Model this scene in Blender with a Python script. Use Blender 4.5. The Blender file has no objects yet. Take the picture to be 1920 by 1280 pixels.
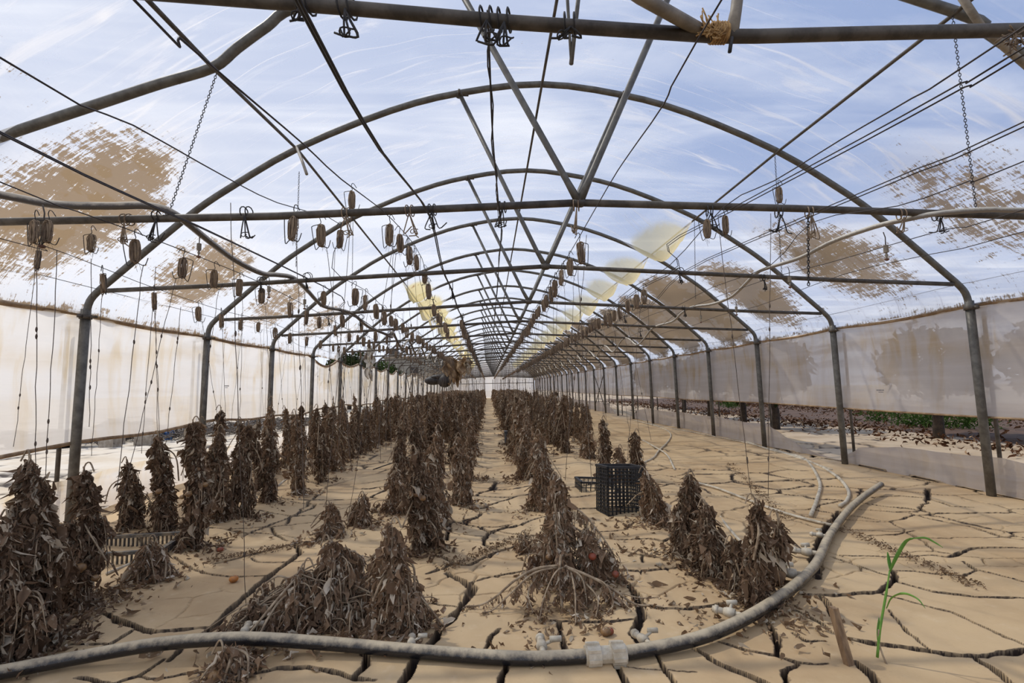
import bpy, math, random
import numpy as np
from mathutils import Vector, Matrix
C = bpy.context.scene.collection
SC = bpy.context.scene
R = random.Random(7)
NR = np.random.RandomState(11)
PI = math.pi

# ------------------------------------------------------------------ camera
F, YAW, PIT, ROL, H = 944.1, .0486, .0904, -.0174, 1.124
def back(px, py):
    u = (px-960)/F; v = (640-py)/F
    cr, sr = math.cos(ROL), math.sin(ROL)
    a = cr*u-sr*v; b = sr*u+cr*v
    cp, sp = math.cos(PIT), math.sin(PIT)
    y = cp-sp*b; z = sp+cp*b
    cy, sy = math.cos(YAW), math.sin(YAW)
    return Vector((cy*a+sy*y, -sy*a+cy*y, z))
def at(px, py, d):            # point on the plane y = d
    r = back(px, py); r = r/r.y*d; return Vector((r.x, d, r.z+H))
def gr(px, py, z=0.):         # point on a level plane
    r = back(px, py); t = (z-H)/r.z; return Vector((r.x*t, r.y*t, z))
def atx(px, py, x):           # point on a lengthwise upright plane
    r = back(px, py); t = x/r.x; return Vector((x, r.y*t, r.z*t+H))
cam = bpy.data.objects.new('camera', bpy.data.cameras.new('camera')); C.objects.link(cam)
SC.camera = cam
cam.data.sensor_width = 36; cam.data.lens = 36*F/1920; cam.data.clip_start = .02; cam.data.clip_end = 600
ax = [back(960+F, 640)-back(960, 640), back(960, 640-F)-back(960, 640), -back(960, 640)]
M = Matrix.Identity(4)
for i, a in enumerate(ax):
    a = a.normalized()
    for j in range(3): M[j][i] = a[j]
M.translation = (0, 0, H)
cam.matrix_world = M

# ------------------------------------------------------------------ node helpers
class NT:
    def __init__(s, tree): s.t = tree; tree.nodes.clear()
    def n(s, typ, ins=None, **kw):
        nd = s.t.nodes.new(typ)
        for k, v in kw.items(): setattr(nd, k, v)
        for k, v in (ins or {}).items():
            sk = nd.inputs[k]
            if isinstance(v, bpy.types.NodeSocket): s.t.links.new(v, sk)
            else: sk.default_value = v
        return nd
    def math(s, op, a, b=None, clamp=False):
        ins = {0: a}
        if b is not None: ins[1] = b
        return s.n('ShaderNodeMath', ins, operation=op, use_clamp=clamp).outputs[0]
    def mix(s, f, a, b):
        return s.n('ShaderNodeMix', {0: f, 6: a, 7: b}, data_type='RGBA').outputs[2]
    def noise(s, vec, scale, detail=4., rough=.55, dist=0.):
        return s.n('ShaderNodeTexNoise', {'Vector': vec, 'Scale': scale, 'Detail': detail, 'Roughness': rough, 'Distortion': dist}).outputs[0]
    def ramp(s, f, lo, hi, a=0., b=1.):
        return s.n('ShaderNodeMapRange', {0: f, 1: lo, 2: hi, 3: a, 4: b}, interpolation_type='SMOOTHSTEP').outputs[0]
    def mapv(s, vec, sc, rot=(0, 0, 0)):
        return s.n('ShaderNodeMapping', {0: vec, 'Scale': sc, 'Rotation': rot}).outputs[0]
def c3(r, g, b):
    f = lambda v: ((v/255+.055)/1.055)**2.4 if v > 10 else v/255/12.92
    return (f(r), f(g), f(b), 1)
def mat(name):
    m = bpy.data.materials.new(name); m.use_nodes = True
    return m, NT(m.node_tree)
def simple(name, c1, c2, scale=8., rough=.7, bump=.0, metal=0., stretch=(1, 1, 1), lo=.35, hi=.65):
    m, t = mat(name)
    co = t.n('ShaderNodeTexCoord').outputs['Object']
    v = t.mapv(co, stretch)
    nz = t.noise(v, scale, 6, .65)
    col = t.mix(t.ramp(nz, lo, hi), c1, c2)
    ins = {'Base Color': col, 'Roughness': rough, 'Metallic': metal}
    if bump:
        ins['Normal'] = t.n('ShaderNodeBump', {'Height': t.noise(v, scale*3, 5), 'Strength': bump, 'Distance': .01}).outputs[0]
    b = t.n('ShaderNodeBsdfPrincipled', ins)
    t.n('ShaderNodeOutputMaterial', {0: b.outputs[0]})
    return m

# ------------------------------------------------------------------ sky, sun, exposure
W = bpy.data.worlds.new('sky'); SC.world = W; W.use_nodes = True
t = NT(W.node_tree)
g = t.n('ShaderNodeTexCoord').outputs['Generated']
sx = t.n('ShaderNodeSeparateXYZ', {0: g})
X_, Y_, Z_ = sx.outputs[0], sx.outputs[1], sx.outputs[2]
up = t.math('MAXIMUM', Z_, .06)
pl = t.n('ShaderNodeCombineXYZ', {0: t.math('DIVIDE', X_, up), 1: t.math('DIVIDE', Y_, up), 2: 0.}).outputs[0]
cirrus = t.noise(t.mapv(pl, (.35, 1.3, 1), (0, 0, .5)), 1.5, 7, .6, .8)
cl2 = t.noise(t.mapv(pl, (.5, .6, 1)), 1.1, 5, .55, .4)
hz = t.ramp(Z_, .0, .5, 1., 0.)
side = t.ramp(X_, -.6, .8, .45, -.12)
cov = t.math('ADD', t.math('MULTIPLY', t.ramp(cirrus, .42, .75), .6), t.math('MULTIPLY', t.ramp(cl2, .42, .68), .4))
cov = t.math('ADD', t.math('ADD', cov, side), t.math('MULTIPLY', hz, .75), clamp=True)
skyc = t.mix(cov, (.21, .33, .62, 1), (.82, .86, .97, 1))
skyc = t.mix(t.ramp(Z_, -.12, 0.), (.35, .30, .22, 1), skyc)
bg = t.n('ShaderNodeBackground', {0: skyc, 1: 1.5})
t.n('ShaderNodeOutputWorld', {0: bg.outputs[0]})
sun = bpy.data.objects.new('sun', bpy.data.lights.new('sun', 'SUN')); C.objects.link(sun)
sun.data.energy = 3.0; sun.data.angle = math.radians(1.2); sun.data.color = (1, .955, .87)
SD = Vector((-.62, .42, 1)).normalized()
sun.rotation_euler = SD.to_track_quat('Z', 'Y').to_euler()
SC.view_settings.view_transform = 'Standard'
SC.view_settings.look = 'None'
SC.view_settings.exposure = -.42
SC.view_settings.gamma = 1
SC.cycles.transparent_max_bounces = 24
SC.cycles.max_bounces = 8

# ------------------------------------------------------------------ object helpers
def tag(o, label=None, cat=None, group=None, kind=None):
    if label: o['label'] = label
    if cat: o['category'] = cat
    if group: o['group'] = group
    if kind: o['kind'] = kind
    return o
def empty(name, loc=(0, 0, 0)):
    o = bpy.data.objects.new(name, None); C.objects.link(o); o.location = loc; o.empty_display_size = .1
    return o
def mesh_np(name, V, Fc, m, parent=None, smooth=True, nv=4):
    """V (n,3); Fc (k,nv) arrays"""
    me = bpy.data.meshes.new(name)
    V = np.asarray(V, np.float32); Fc = np.asarray(Fc, np.int32)
    me.vertices.add(len(V)); me.vertices.foreach_set('co', V.ravel())
    me.loops.add(Fc.size); me.loops.foreach_set('vertex_index', Fc.ravel())
    me.polygons.add(len(Fc)); me.polygons.foreach_set('loop_start', np.arange(0, Fc.size, nv, dtype=np.int32))
    me.polygons.foreach_set('loop_total', np.full(len(Fc), nv, np.int32))
    if smooth: me.polygons.foreach_set('use_smooth', np.ones(len(Fc), bool))
    me.update(calc_edges=True)
    if m: me.materials.append(m)
    o = bpy.data.objects.new(name, me); C.objects.link(o)
    if parent: o.parent = parent
    return o
class MB:
    def __init__(s): s.v = []; s.f = []; s.mi = []; s.m = 0
    def add(s, vs, fs):
        b = len(s.v); s.v += [tuple(v) for v in vs]; s.f += [tuple(i+b for i in f) for f in fs]; s.mi += [s.m]*len(fs); return s
    def box(s, c, sz, rot=None):
        c = Vector(c); h = Vector(sz)/2; vs = []
        for x in (-1, 1):
            for y in (-1, 1):
                for z in (-1, 1):
                    p = Vector((x*h.x, y*h.y, z*h.z))
                    if rot: p = rot @ p
                    vs.append(c+p)
        return s.add(vs, [(0, 1, 3, 2), (4, 6, 7, 5), (0, 4, 5, 1), (2, 3, 7, 6), (0, 2, 6, 4), (1, 5, 7, 3)])
    def bar(s, a, b, w, h=None):
        a = Vector(a); b = Vector(b); h = h or w; d = (b-a); q = d.to_track_quat('X', 'Z').to_matrix()
        return s.box((a+b)/2, (d.length, w, h), q)
    def tube(s, pts, r, n=8, cap=True):
        pts = [Vector(p) for p in pts]; m = len(pts)
        rs = r if hasattr(r, '__len__') else [r]*m
        tg = [(pts[min(i+1, m-1)]-pts[max(i-1, 0)]).normalized() for i in range(m)]
        ref = Vector((0, 0, 1)) if abs(tg[0].z) < .9 else Vector((1, 0, 0))
        u = tg[0].cross(ref).normalized(); vs = []
        for i in range(m):
            u = (u-tg[i]*u.dot(tg[i])).normalized(); w = tg[i].cross(u)
            for k in range(n):
                a = 2*PI*k/n; vs.append(pts[i]+(u*math.cos(a)+w*math.sin(a))*rs[i])
        fs = [(i*n+k, i*n+(k+1) % n, (i+1)*n+(k+1) % n, (i+1)*n+k) for i in range(m-1) for k in range(n)]
        if cap: fs += [tuple(range(n))[::-1], tuple((m-1)*n+k for k in range(n))]
        return s.add(vs, fs)
    def ball(s, c, r, n=8, m=6, sc=(1, 1, 1)):
        c = Vector(c); vs = [c+Vector((0, 0, r*sc[2]))]
        for i in range(1, m):
            a = PI*i/m
            for k in range(n):
                b = 2*PI*k/n; vs.append(c+Vector((math.sin(a)*math.cos(b)*r*sc[0], math.sin(a)*math.sin(b)*r*sc[1], math.cos(a)*r*sc[2])))
        vs.append(c-Vector((0, 0, r*sc[2]))); L = len(vs)-1
        fs = [(0, 1+k, 1+(k+1) % n) for k in range(n)]
        fs += [(1+i*n+k, 1+(i+1)*n+k, 1+(i+1)*n+(k+1) % n, 1+i*n+(k+1) % n) for i in range(m-2) for k in range(n)]
        fs += [(L, 1+(m-2)*n+(k+1) % n, 1+(m-2)*n+k) for k in range(n)]
        return s.add(vs, fs)
    def build(s, name, m, parent=None, smooth=True):
        me = bpy.data.meshes.new(name); me.from_pydata(s.v, [], s.f)
        for mm in (m if isinstance(m, (list, tuple)) else [m]): me.materials.append(mm)
        if smooth: me.polygons.foreach_set('use_smooth', [True]*len(me.polygons))
        if any(s.mi): me.polygons.foreach_set('material_index', s.mi)
        me.update()
        o = bpy.data.objects.new(name, me); C.objects.link(o)
        if parent: o.parent = parent
        return o
KIDS = {}
def copy_tree(o, parent=None, pos=None):
    c = o.copy(); C.objects.link(c)
    if parent: c.parent = parent
    kids = KIDS.get(o.name)
    if kids is None: kids = list(o.children); KIDS[o.name] = kids
    for ch in kids: copy_tree(ch, c)
    return c
def smooth_path(pts, n=6):
    P = [Vector(p) for p in pts]; out = []
    P = [P[0]*2-P[1]]+P+[P[-1]*2-P[-2]]
    for i in range(1, len(P)-2):
        a, b, c, d = P[i-1:i+3]
        for k in range(n):
            u = k/n
            out.append(.5*((2*b)+(c-a)*u+(2*a-5*b+4*c-d)*u*u+(3*b-a-3*c+d)*u**3))
    out.append(P[-2]); return out
def vnoise(x, y, seed=0):
    xi = np.floor(x).astype(int); yi = np.floor(y).astype(int); fx = x-xi; fy = y-yi
    fx = fx*fx*(3-2*fx); fy = fy*fy*(3-2*fy)
    def h(a, b):
        n = (a*374761393+b*668265263+seed*982451653) & 0x7fffffff
        n = ((n ^ (n >> 13))*1274126177) & 0x7fffffff
        return ((n ^ (n >> 16)) & 0xffff)/65535.
    return (h(xi, yi)*(1-fx)+h(xi+1, yi)*fx)*(1-fy)+(h(xi, yi+1)*(1-fx)+h(xi+1, yi+1)*fx)*fy
def fbm(x, y, seed=0, o=4):
    s = 0; a = .5; t_ = 0
    for i in range(o): s = s+a*vnoise(x*2**i, y*2**i, seed+i); t_ += a; a *= .5
    return s/t_

# ------------------------------------------------------------------ materials
def mud_material(name, c1, c2, c3_, fine=1.):
    m, t = mat(name)
    co = t.n('ShaderNodeTexCoord').outputs['Object']
    a = t.noise(co, 1.1, 6, .6); b = t.noise(co, 9, 6, .6); d = t.noise(co, 60, 4, .6)
    col = t.mix(t.ramp(a, .38, .66), c1, c2)
    col = t.mix(t.math('MULTIPLY', t.ramp(b, .55, .75), .5), col, c3_)
    col = t.mix(t.math('MULTIPLY', t.ramp(d, .62, .8), .35), col, c3(120, 96, 68))
    gv = t.n('ShaderNodeAttribute', attribute_name='groove_shade').outputs['Fac']; col = t.mix(gv, col, c3(58, 44, 33))  # shade inside the cracks mixed into the mud colour
    bh = t.math('ADD', t.math('MULTIPLY', b, .6), t.math('MULTIPLY', d, .16*fine))
    bs = t.n('ShaderNodeBsdfPrincipled', {'Base Color': col, 'Roughness': .78,
        'Normal': t.n('ShaderNodeBump', {'Height': bh, 'Strength': .35, 'Distance': .012}).outputs[0]})
    t.n('ShaderNodeOutputMaterial', {0: bs.outputs[0]})
    return m
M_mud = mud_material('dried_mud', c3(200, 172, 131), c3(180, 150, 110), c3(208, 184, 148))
M_mudout = mud_material('sunlit_mud', c3(226, 212, 190), c3(212, 192, 162), c3(235, 224, 206))  # paler copy of the dried mud, outdoor sun brightness put into the colour
M_deep = simple('damp_soil', c3(92, 70, 50), c3(64, 48, 36), 6, .9)
M_steel = simple('galvanised_steel', c3(112, 108, 100), c3(88, 84, 77), 14, .5, .1, .35)
M_steeld = simple('weathered_steel', c3(98, 90, 80), c3(70, 63, 55), 12, .6, .15, .2)
M_pipel = simple('dusty_pipe', c3(158, 147, 130), c3(120, 110, 96), 9, .6, .1)
M_wire = simple('plastic_wire', c3(62, 52, 50), c3(40, 34, 34), 30, .6)
M_black = simple('black_cord', c3(30, 27, 26), c3(52, 46, 42), 30, .6)
M_twine = simple('twine', c3(164, 142, 116), c3(112, 94, 78), 60, .9, .3, stretch=(1, 1, .2))
M_string = simple('string', c3(104, 90, 78), c3(78, 68, 60), 40, .9)
M_wood = simple('grey_wood', c3(160, 132, 100), c3(110, 86, 62), 30, .85, .3, stretch=(1, 1, .12))
M_crate = simple('black_plastic', c3(34, 35, 38), c3(58, 56, 54), 16, .5, .1, lo=.45, hi=.8)
M_concrete = simple('concrete', c3(170, 160, 145), c3(140, 128, 112), 10, .9, .2)
def hose_mat(name, dust, base, lo, hi):
    m, t = mat(name)
    co = t.n('ShaderNodeTexCoord').outputs['Object']
    nz = t.n('ShaderNodeSeparateXYZ', {0: t.n('ShaderNodeNewGeometry').outputs['Normal']}).outputs[2]
    f = t.math('ADD', nz, t.math('MULTIPLY', t.math('SUBTRACT', t.noise(co, 22, 6, .7), .5), 1.7))
    col = t.mix(t.ramp(f, lo, hi), base, dust)
    b = t.n('ShaderNodeBsdfPrincipled', {'Base Color': col, 'Roughness': t.ramp(f, lo, hi, .26, .7)})
    t.n('ShaderNodeOutputMaterial', {0: b.outputs[0]}); return m
M_hose = hose_mat('mud_dusted_hose', c3(190, 174, 146), c3(34, 33, 35), .1, 1.15)
M_hose2 = hose_mat('dusty_grey_hose', c3(190, 178, 158), c3(95, 90, 86), -.3, .5)
M_fit = simple('dusty_fitting', c3(206, 196, 176), c3(180, 166, 142), 20, .7)
def leaf_mat(name, ca, cb, cc):
    m, t = mat(name)
    gi = t.n('ShaderNodeNewGeometry').outputs['Random Per Island']
    co = t.n('ShaderNodeTexCoord').outputs['Object']
    col = t.mix(gi, ca, cb)
    col = t.mix(t.ramp(t.noise(co, 40, 3), .56, .74), col, cc)
    col = t.mix(t.math('GREATER_THAN', gi, .90), col, cc)
    d = t.n('ShaderNodeBsdfDiffuse', {0: col, 1: .9}); tr = t.n('ShaderNodeBsdfTranslucent', {0: col})
    mx = t.n('ShaderNodeMixShader', {0: .22, 1: d.outputs[0], 2: tr.outputs[0]})
    t.n('ShaderNodeOutputMaterial', {0: mx.outputs[0]}); return m
M_leaf = leaf_mat('withered_leaf', c3(118, 92, 70), c3(172, 144, 116), c3(218, 204, 182))
M_leafd = leaf_mat('dark_withered_leaf', c3(88, 68, 52), c3(148, 122, 98), c3(200, 184, 160))
M_litter = leaf_mat('leaf_litter', c3(120, 92, 66), c3(160, 138, 112), c3(204, 190, 166))
M_redlit = leaf_mat('reddish_litter', c3(60, 42, 30), c3(116, 80, 58), c3(176, 148, 120))
M_green = leaf_mat('green_leaf', c3(52, 74, 34), c3(84, 108, 52), c3(110, 128, 78))
M_olive = leaf_mat('evergreen_leaf', c3(38, 48, 28), c3(66, 78, 44), c3(84, 92, 60))
M_grass = simple('fresh_grass', c3(84, 134, 44), c3(118, 160, 66), 9, .5)
M_stem = simple('dry_stem', c3(176, 156, 128), c3(124, 104, 82), 20, .85, .2)
def tom_mat(name, a, b):
    return simple(name, a, b, 14, .45, .05)
M_tom = tom_mat('orange_tomato', c3(206, 132, 60), c3(150, 96, 50))
M_tomd = tom_mat('muddy_tomato', c3(150, 118, 78), c3(112, 84, 56))
M_red = tom_mat('red_tomato', c3(158, 74, 48), c3(120, 72, 50))

def film_mat(name, cloud, white, mudcol, streak=True, wall=False, amb=.26, transl=.7, mudk=1.):
    m, t = mat(name)
    uv = t.n('ShaderNodeUVMap', uv_map='film').outputs[0]      # u along tunnel, v across (metres)
    mud = t.n('ShaderNodeAttribute', attribute_name='mud').outputs['Fac']
    yel = t.n('ShaderNodeAttribute', attribute_name='pocket').outputs['Fac']
    s1 = t.noise(t.mapv(uv, (2.2, .5, 1), (0, 0, .35)), 2.2, 6, .55, .6)
    s2 = t.noise(t.mapv(uv, (6., .45, 1), (0, 0, -.22)), 1.6, 4, .5, .3)
    s3 = t.noise(t.mapv(uv, (.25, 4., 1)), 2.0, 5, .6, .3)
    if wall:
        fac = t.math('ADD', cloud, t.math('MULTIPLY', t.ramp(s3, .35, .75), .12), clamp=True)
        wh = t.mix(t.math('MULTIPLY', t.ramp(s1, .45, .68), t.math('ADD', .25, mud)), white, mudcol)
        wh = t.mix(t.math('MULTIPLY', t.ramp(s3, .5, .7), .18), wh, (.56, .56, .58, 1))
        mm = t.math('MULTIPLY', t.ramp(t.math('ADD', mud, t.math('MULTIPLY', t.math('SUBTRACT', t.noise(t.mapv(uv, (1.2, 2., 1)), 1.4, 6, .6, .4), .5), 1.3)), .5, 1.3), .7)
    else:
        f2_ = t.noise(t.mapv(uv, (.7, 1.6, 1)), 1.3, 5, .6)
        ln = t.ramp(s1, .57, .70); ln2 = t.ramp(s2, .56, .74)
        n3 = t.noise(t.mapv(uv, (2.0, .16, 1), (0, 0, -.22)), 1.5, 2, .4, .2); l3 = t.ramp(t.math('ABSOLUTE', t.math('SUBTRACT', n3, .52)), .0, .022, 1., 0.)
        l3 = t.math('MULTIPLY', t.math('POWER', l3, 2.), t.ramp(s2, .4, .6))
        amb = t.math('ADD', amb, t.math('MULTIPLY', l3, .42))
        fac = t.math('ADD', amb, t.math('ADD', t.math('MULTIPLY', ln, .34), t.math('MULTIPLY', ln2, .22)))
        fac = t.math('ADD', fac, t.math('MULTIPLY', t.math('MULTIPLY', mud, t.ramp(f2_, .3, .65)), cloud), clamp=True)
        wh = white
        f1 = t.noise(t.mapv(uv, (30., 5., 1), (0, 0, .12)), 1.5, 6, .8, .5); f3 = t.noise(t.mapv(uv, (3., 16., 1), (0, 0, -.6)), 1.2, 5, .7, .5)
        f2 = t.noise(t.mapv(uv, (5., 3., 1)), 1.0, 4, .6)
        mm = t.math('ADD', t.math('MULTIPLY', mud, 1.25), t.math('ADD', t.math('ADD', t.math('MULTIPLY', t.math('SUBTRACT', f1, .5), 2.6), t.math('MULTIPLY', t.math('SUBTRACT', f3, .5), 1.9)), t.math('MULTIPLY', t.math('SUBTRACT', f2, .5), 1.3)))
        mm = t.math('MULTIPLY', t.ramp(mm, .74, .9), mudk)
    col = t.mix(mm, wh, mudcol)
    blot = t.ramp(t.noise(uv, 2.6, 3), .58, .66)
    col = t.mix(yel, col, t.mix(t.math('MULTIPLY', blot, t.ramp(yel, .8, 1.)), c3(235, 218, 160), c3(176, 132, 66)))
    fac = t.math('MAXIMUM', fac, t.math('MAXIMUM', t.math('MULTIPLY', mm, .95), t.math('MULTIPLY', yel, .9)))
    d = t.n('ShaderNodeBsdfDiffuse', {0: col}); tr = t.n('ShaderNodeBsdfTranslucent', {0: col})
    body = t.n('ShaderNodeMixShader', {0: transl, 1: d.outputs[0], 2: tr.outputs[0]})
    tp = t.n('ShaderNodeBsdfTransparent', {0: (.95, .96, .97, 1)})
    mx = t.n('ShaderNodeMixShader', {0: fac, 1: tp.outputs[0], 2: body.outputs[0]})
    gl = t.n('ShaderNodeBsdfGlossy', {0: (1, 1, 1, 1), 1: .22})
    mx2 = t.n('ShaderNodeMixShader', {0: .035, 1: mx.outputs[0], 2: gl.outputs[0]})
    t.n('ShaderNodeOutputMaterial', {0: mx2.outputs[0]})
    return m
M_roof = film_mat('roof_film', .9, (.96, .94, .92, 1), c3(160, 136, 106))
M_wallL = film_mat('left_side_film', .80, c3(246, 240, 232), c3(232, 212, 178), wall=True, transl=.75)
M_wallR = film_mat('right_side_film', .86, c3(208, 196, 184), c3(196, 172, 140), wall=True, transl=.55)  # greyer than the left film, its dimmer backlight put into the colour
M_low = film_mat('low_skirt_film', .82, c3(198, 182, 166), c3(186, 164, 136), wall=True, transl=.5)
M_torn = film_mat('muddy_torn_film', .96, c3(184, 158, 124), c3(150, 122, 88), wall=True, transl=.35)

# ------------------------------------------------------------------ tunnel geometry
X0, HW, D0, S = .565, 4.23, 4.739, 2.0
XL, XR = X0-HW, X0+HW
YEND = D0+24*S
HOOPY = [1.5, 3.0]+[D0+S*k for k in range(25)]
PROF = [(4.23, 1.85), (4.20, 1.98), (4.12, 2.08), (4.0, 2.19), (3.64, 2.52), (3.3, 2.82), (2.97, 3.06), (2.35, 3.45), (1.48, 3.83), (.8, 4.02), (0, 4.12)]
prof = smooth_path([(-a, 0, b) for a, b in PROF]+[(a, 0, b) for a, b in PROF[::-1][1:]], 3)

# ---- floor: cracked mud, real grooves with their shade also put into the colour
CR = [
 ([(195,1146),(227,1166),(260,1178),(292,1182),(349,1176),(394,1172)],.028), ([(317,1235),(353,1201),(400,1173),(430,1143),(459,1117),(504,1081),(542,1054),(563,1037),(554,1019)],.026),
 ([(244,1180),(203,1207),(179,1215),(160,1233)],.02), ([(325,1050),(365,1069),(406,1079),(459,1080),(504,1080)],.012), ([(400,1056),(459,1042),(519,1028),(548,1020)],.012),
 ([(471,1045),(483,1052),(534,1053),(584,1054)],.008), ([(510,988),(519,1004),(540,1014)],.012), ([(430,998),(489,989),(543,983),(593,977)],.012),
 ([(537,982),(545,968),(587,953),(590,946),(545,944)],.018), ([(600,946),(661,947),(700,950)],.01),
 ([(836,1075),(869,1087),(887,1102),(875,1123),(860,1146),(845,1167),(828,1176),(816,1200),(801,1212),(780,1235),(765,1262),(750,1288)],.034),
 ([(884,1090),(922,1080),(960,1075),(1000,1069)],.012), ([(801,1075),(830,1068),(851,1057),(825,1045)],.018), ([(851,1059),(881,1060),(905,1048),(934,1034),(979,1022),(1020,1013)],.018),
 ([(839,1019),(842,989),(851,985)],.032), ([(851,985),(875,989),(934,989),(958,985),(919,1001),(908,1010),(909,1022),(934,1031)],.015), ([(851,1007),(911,1007)],.008), ([(931,996),(985,1007),(1020,1013)],.01),
 ([(655,1141),(655,1173),(667,1200),(688,1230),(688,1247),(664,1271)],.022), ([(436,1274),(477,1261),(519,1253),(578,1252),(623,1258),(664,1271),(700,1275)],.02),
 ([(140,1266),(170,1268),(203,1278),(260,1261),(309,1231)],.015), ([(264,1263),(292,1267),(345,1257),(398,1257)],.012), ([(649,1072),(667,1078),(685,1078),(706,1066)],.012), ([(664,1096),(685,1078)],.01),
 ([(801,1129),(830,1134),(857,1136)],.01), ([(900,1236),(919,1194),(939,1178)],.014), ([(1050,1164),(1056,1197),(1062,1224)],.018), ([(934,1288),(952,1240)],.036),
 ([(1151,1241),(1160,1259),(1178,1288)],.022), ([(1233,1227),(1246,1253),(1270,1288)],.016), ([(1296,1210),(1335,1233),(1365,1250),(1420,1271),(1450,1284)],.018),
 ([(1353,1203),(1394,1218),(1454,1230),(1498,1243),(1551,1243)],.012), ([(1498,1246),(1471,1260),(1476,1285)],.015), ([(1360,1245),(1400,1263),(1445,1284)],.018),
 ([(1196,1129),(1225,1138),(1290,1142),(1335,1138),(1394,1127)],.02), ([(1172,1093),(1190,1114),(1201,1132),(1204,1155),(1190,1185),(1198,1206)],.032),
 ([(1020,1161),(1092,1167),(1151,1166),(1187,1161)],.016), ([(1092,1057),(1127,1068),(1157,1069),(1196,1072),(1246,1069),(1299,1063)],.02), ([(1166,1031),(1193,1040),(1234,1048)],.012), ([(1204,1044),(1206,1057)],.018),
 ([(1136,1011),(1216,1013),(1243,1019),(1258,1011)],.014), ([(1127,997),(1172,994),(1190,983)],.014),
 ([(1501,1117),(1562,1117),(1646,1109),(1676,1088),(1674,1068)],.026), ([(1676,1090),(1746,1109),(1830,1119),(1935,1120)],.02), ([(1575,1041),(1662,1043),(1756,1040)],.014),
 ([(1756,1040),(1780,1043),(1830,1028),(1930,1030)],.022), ([(1595,1196),(1629,1203),(1703,1213),(1763,1223),(1847,1230),(1897,1223),(1935,1216)],.028), ([(1605,1240),(1629,1260),(1650,1288)],.03),
 ([(1820,1226),(1864,1253),(1900,1285)],.02), ([(1558,1043),(1602,1058),(1646,1075),(1669,1080)],.009), ([(1676,1068),(1746,1075),(1807,1080),(1834,1070)],.012),
 ([(1810,1052),(1830,1068),(1881,1082),(1930,1094)],.012), ([(1649,1112),(1746,1139),(1780,1147),(1830,1169),(1930,1212)],.009), ([(1612,954),(1679,961),(1716,961),(1726,957)],.014),
 ([(1709,964),(1750,976),(1830,991),(1881,1008),(1930,1016)],.015), ([(1629,1003),(1679,1001),(1713,993)],.012), ([(1437,1166),(1454,1196),(1456,1230)],.022), ([(1484,1186),(1508,1201),(1548,1201)],.01),
 ([(1491,1146),(1535,1166),(1565,1186),(1595,1196)],.012), ([(1535,1119),(1551,1136),(1557,1156)],.022), ([(1662,1142),(1699,1179),(1746,1220)],.008), ([(1740,916),(1738,938)],.05), ([(1635,932),(1690,930),(1738,934),(1783,949),(1824,951)],.016),
 ([(1575,957),(1558,984),(1551,1001),(1538,1025),(1528,1052),(1530,1085)],.05), ([(1170,1250),(1310,1262)],.004), ([(0,1250),(60,1220),(130,1205),(205,1205)],.012), ([(560,1130),(600,1200)],.01),
]
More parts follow.
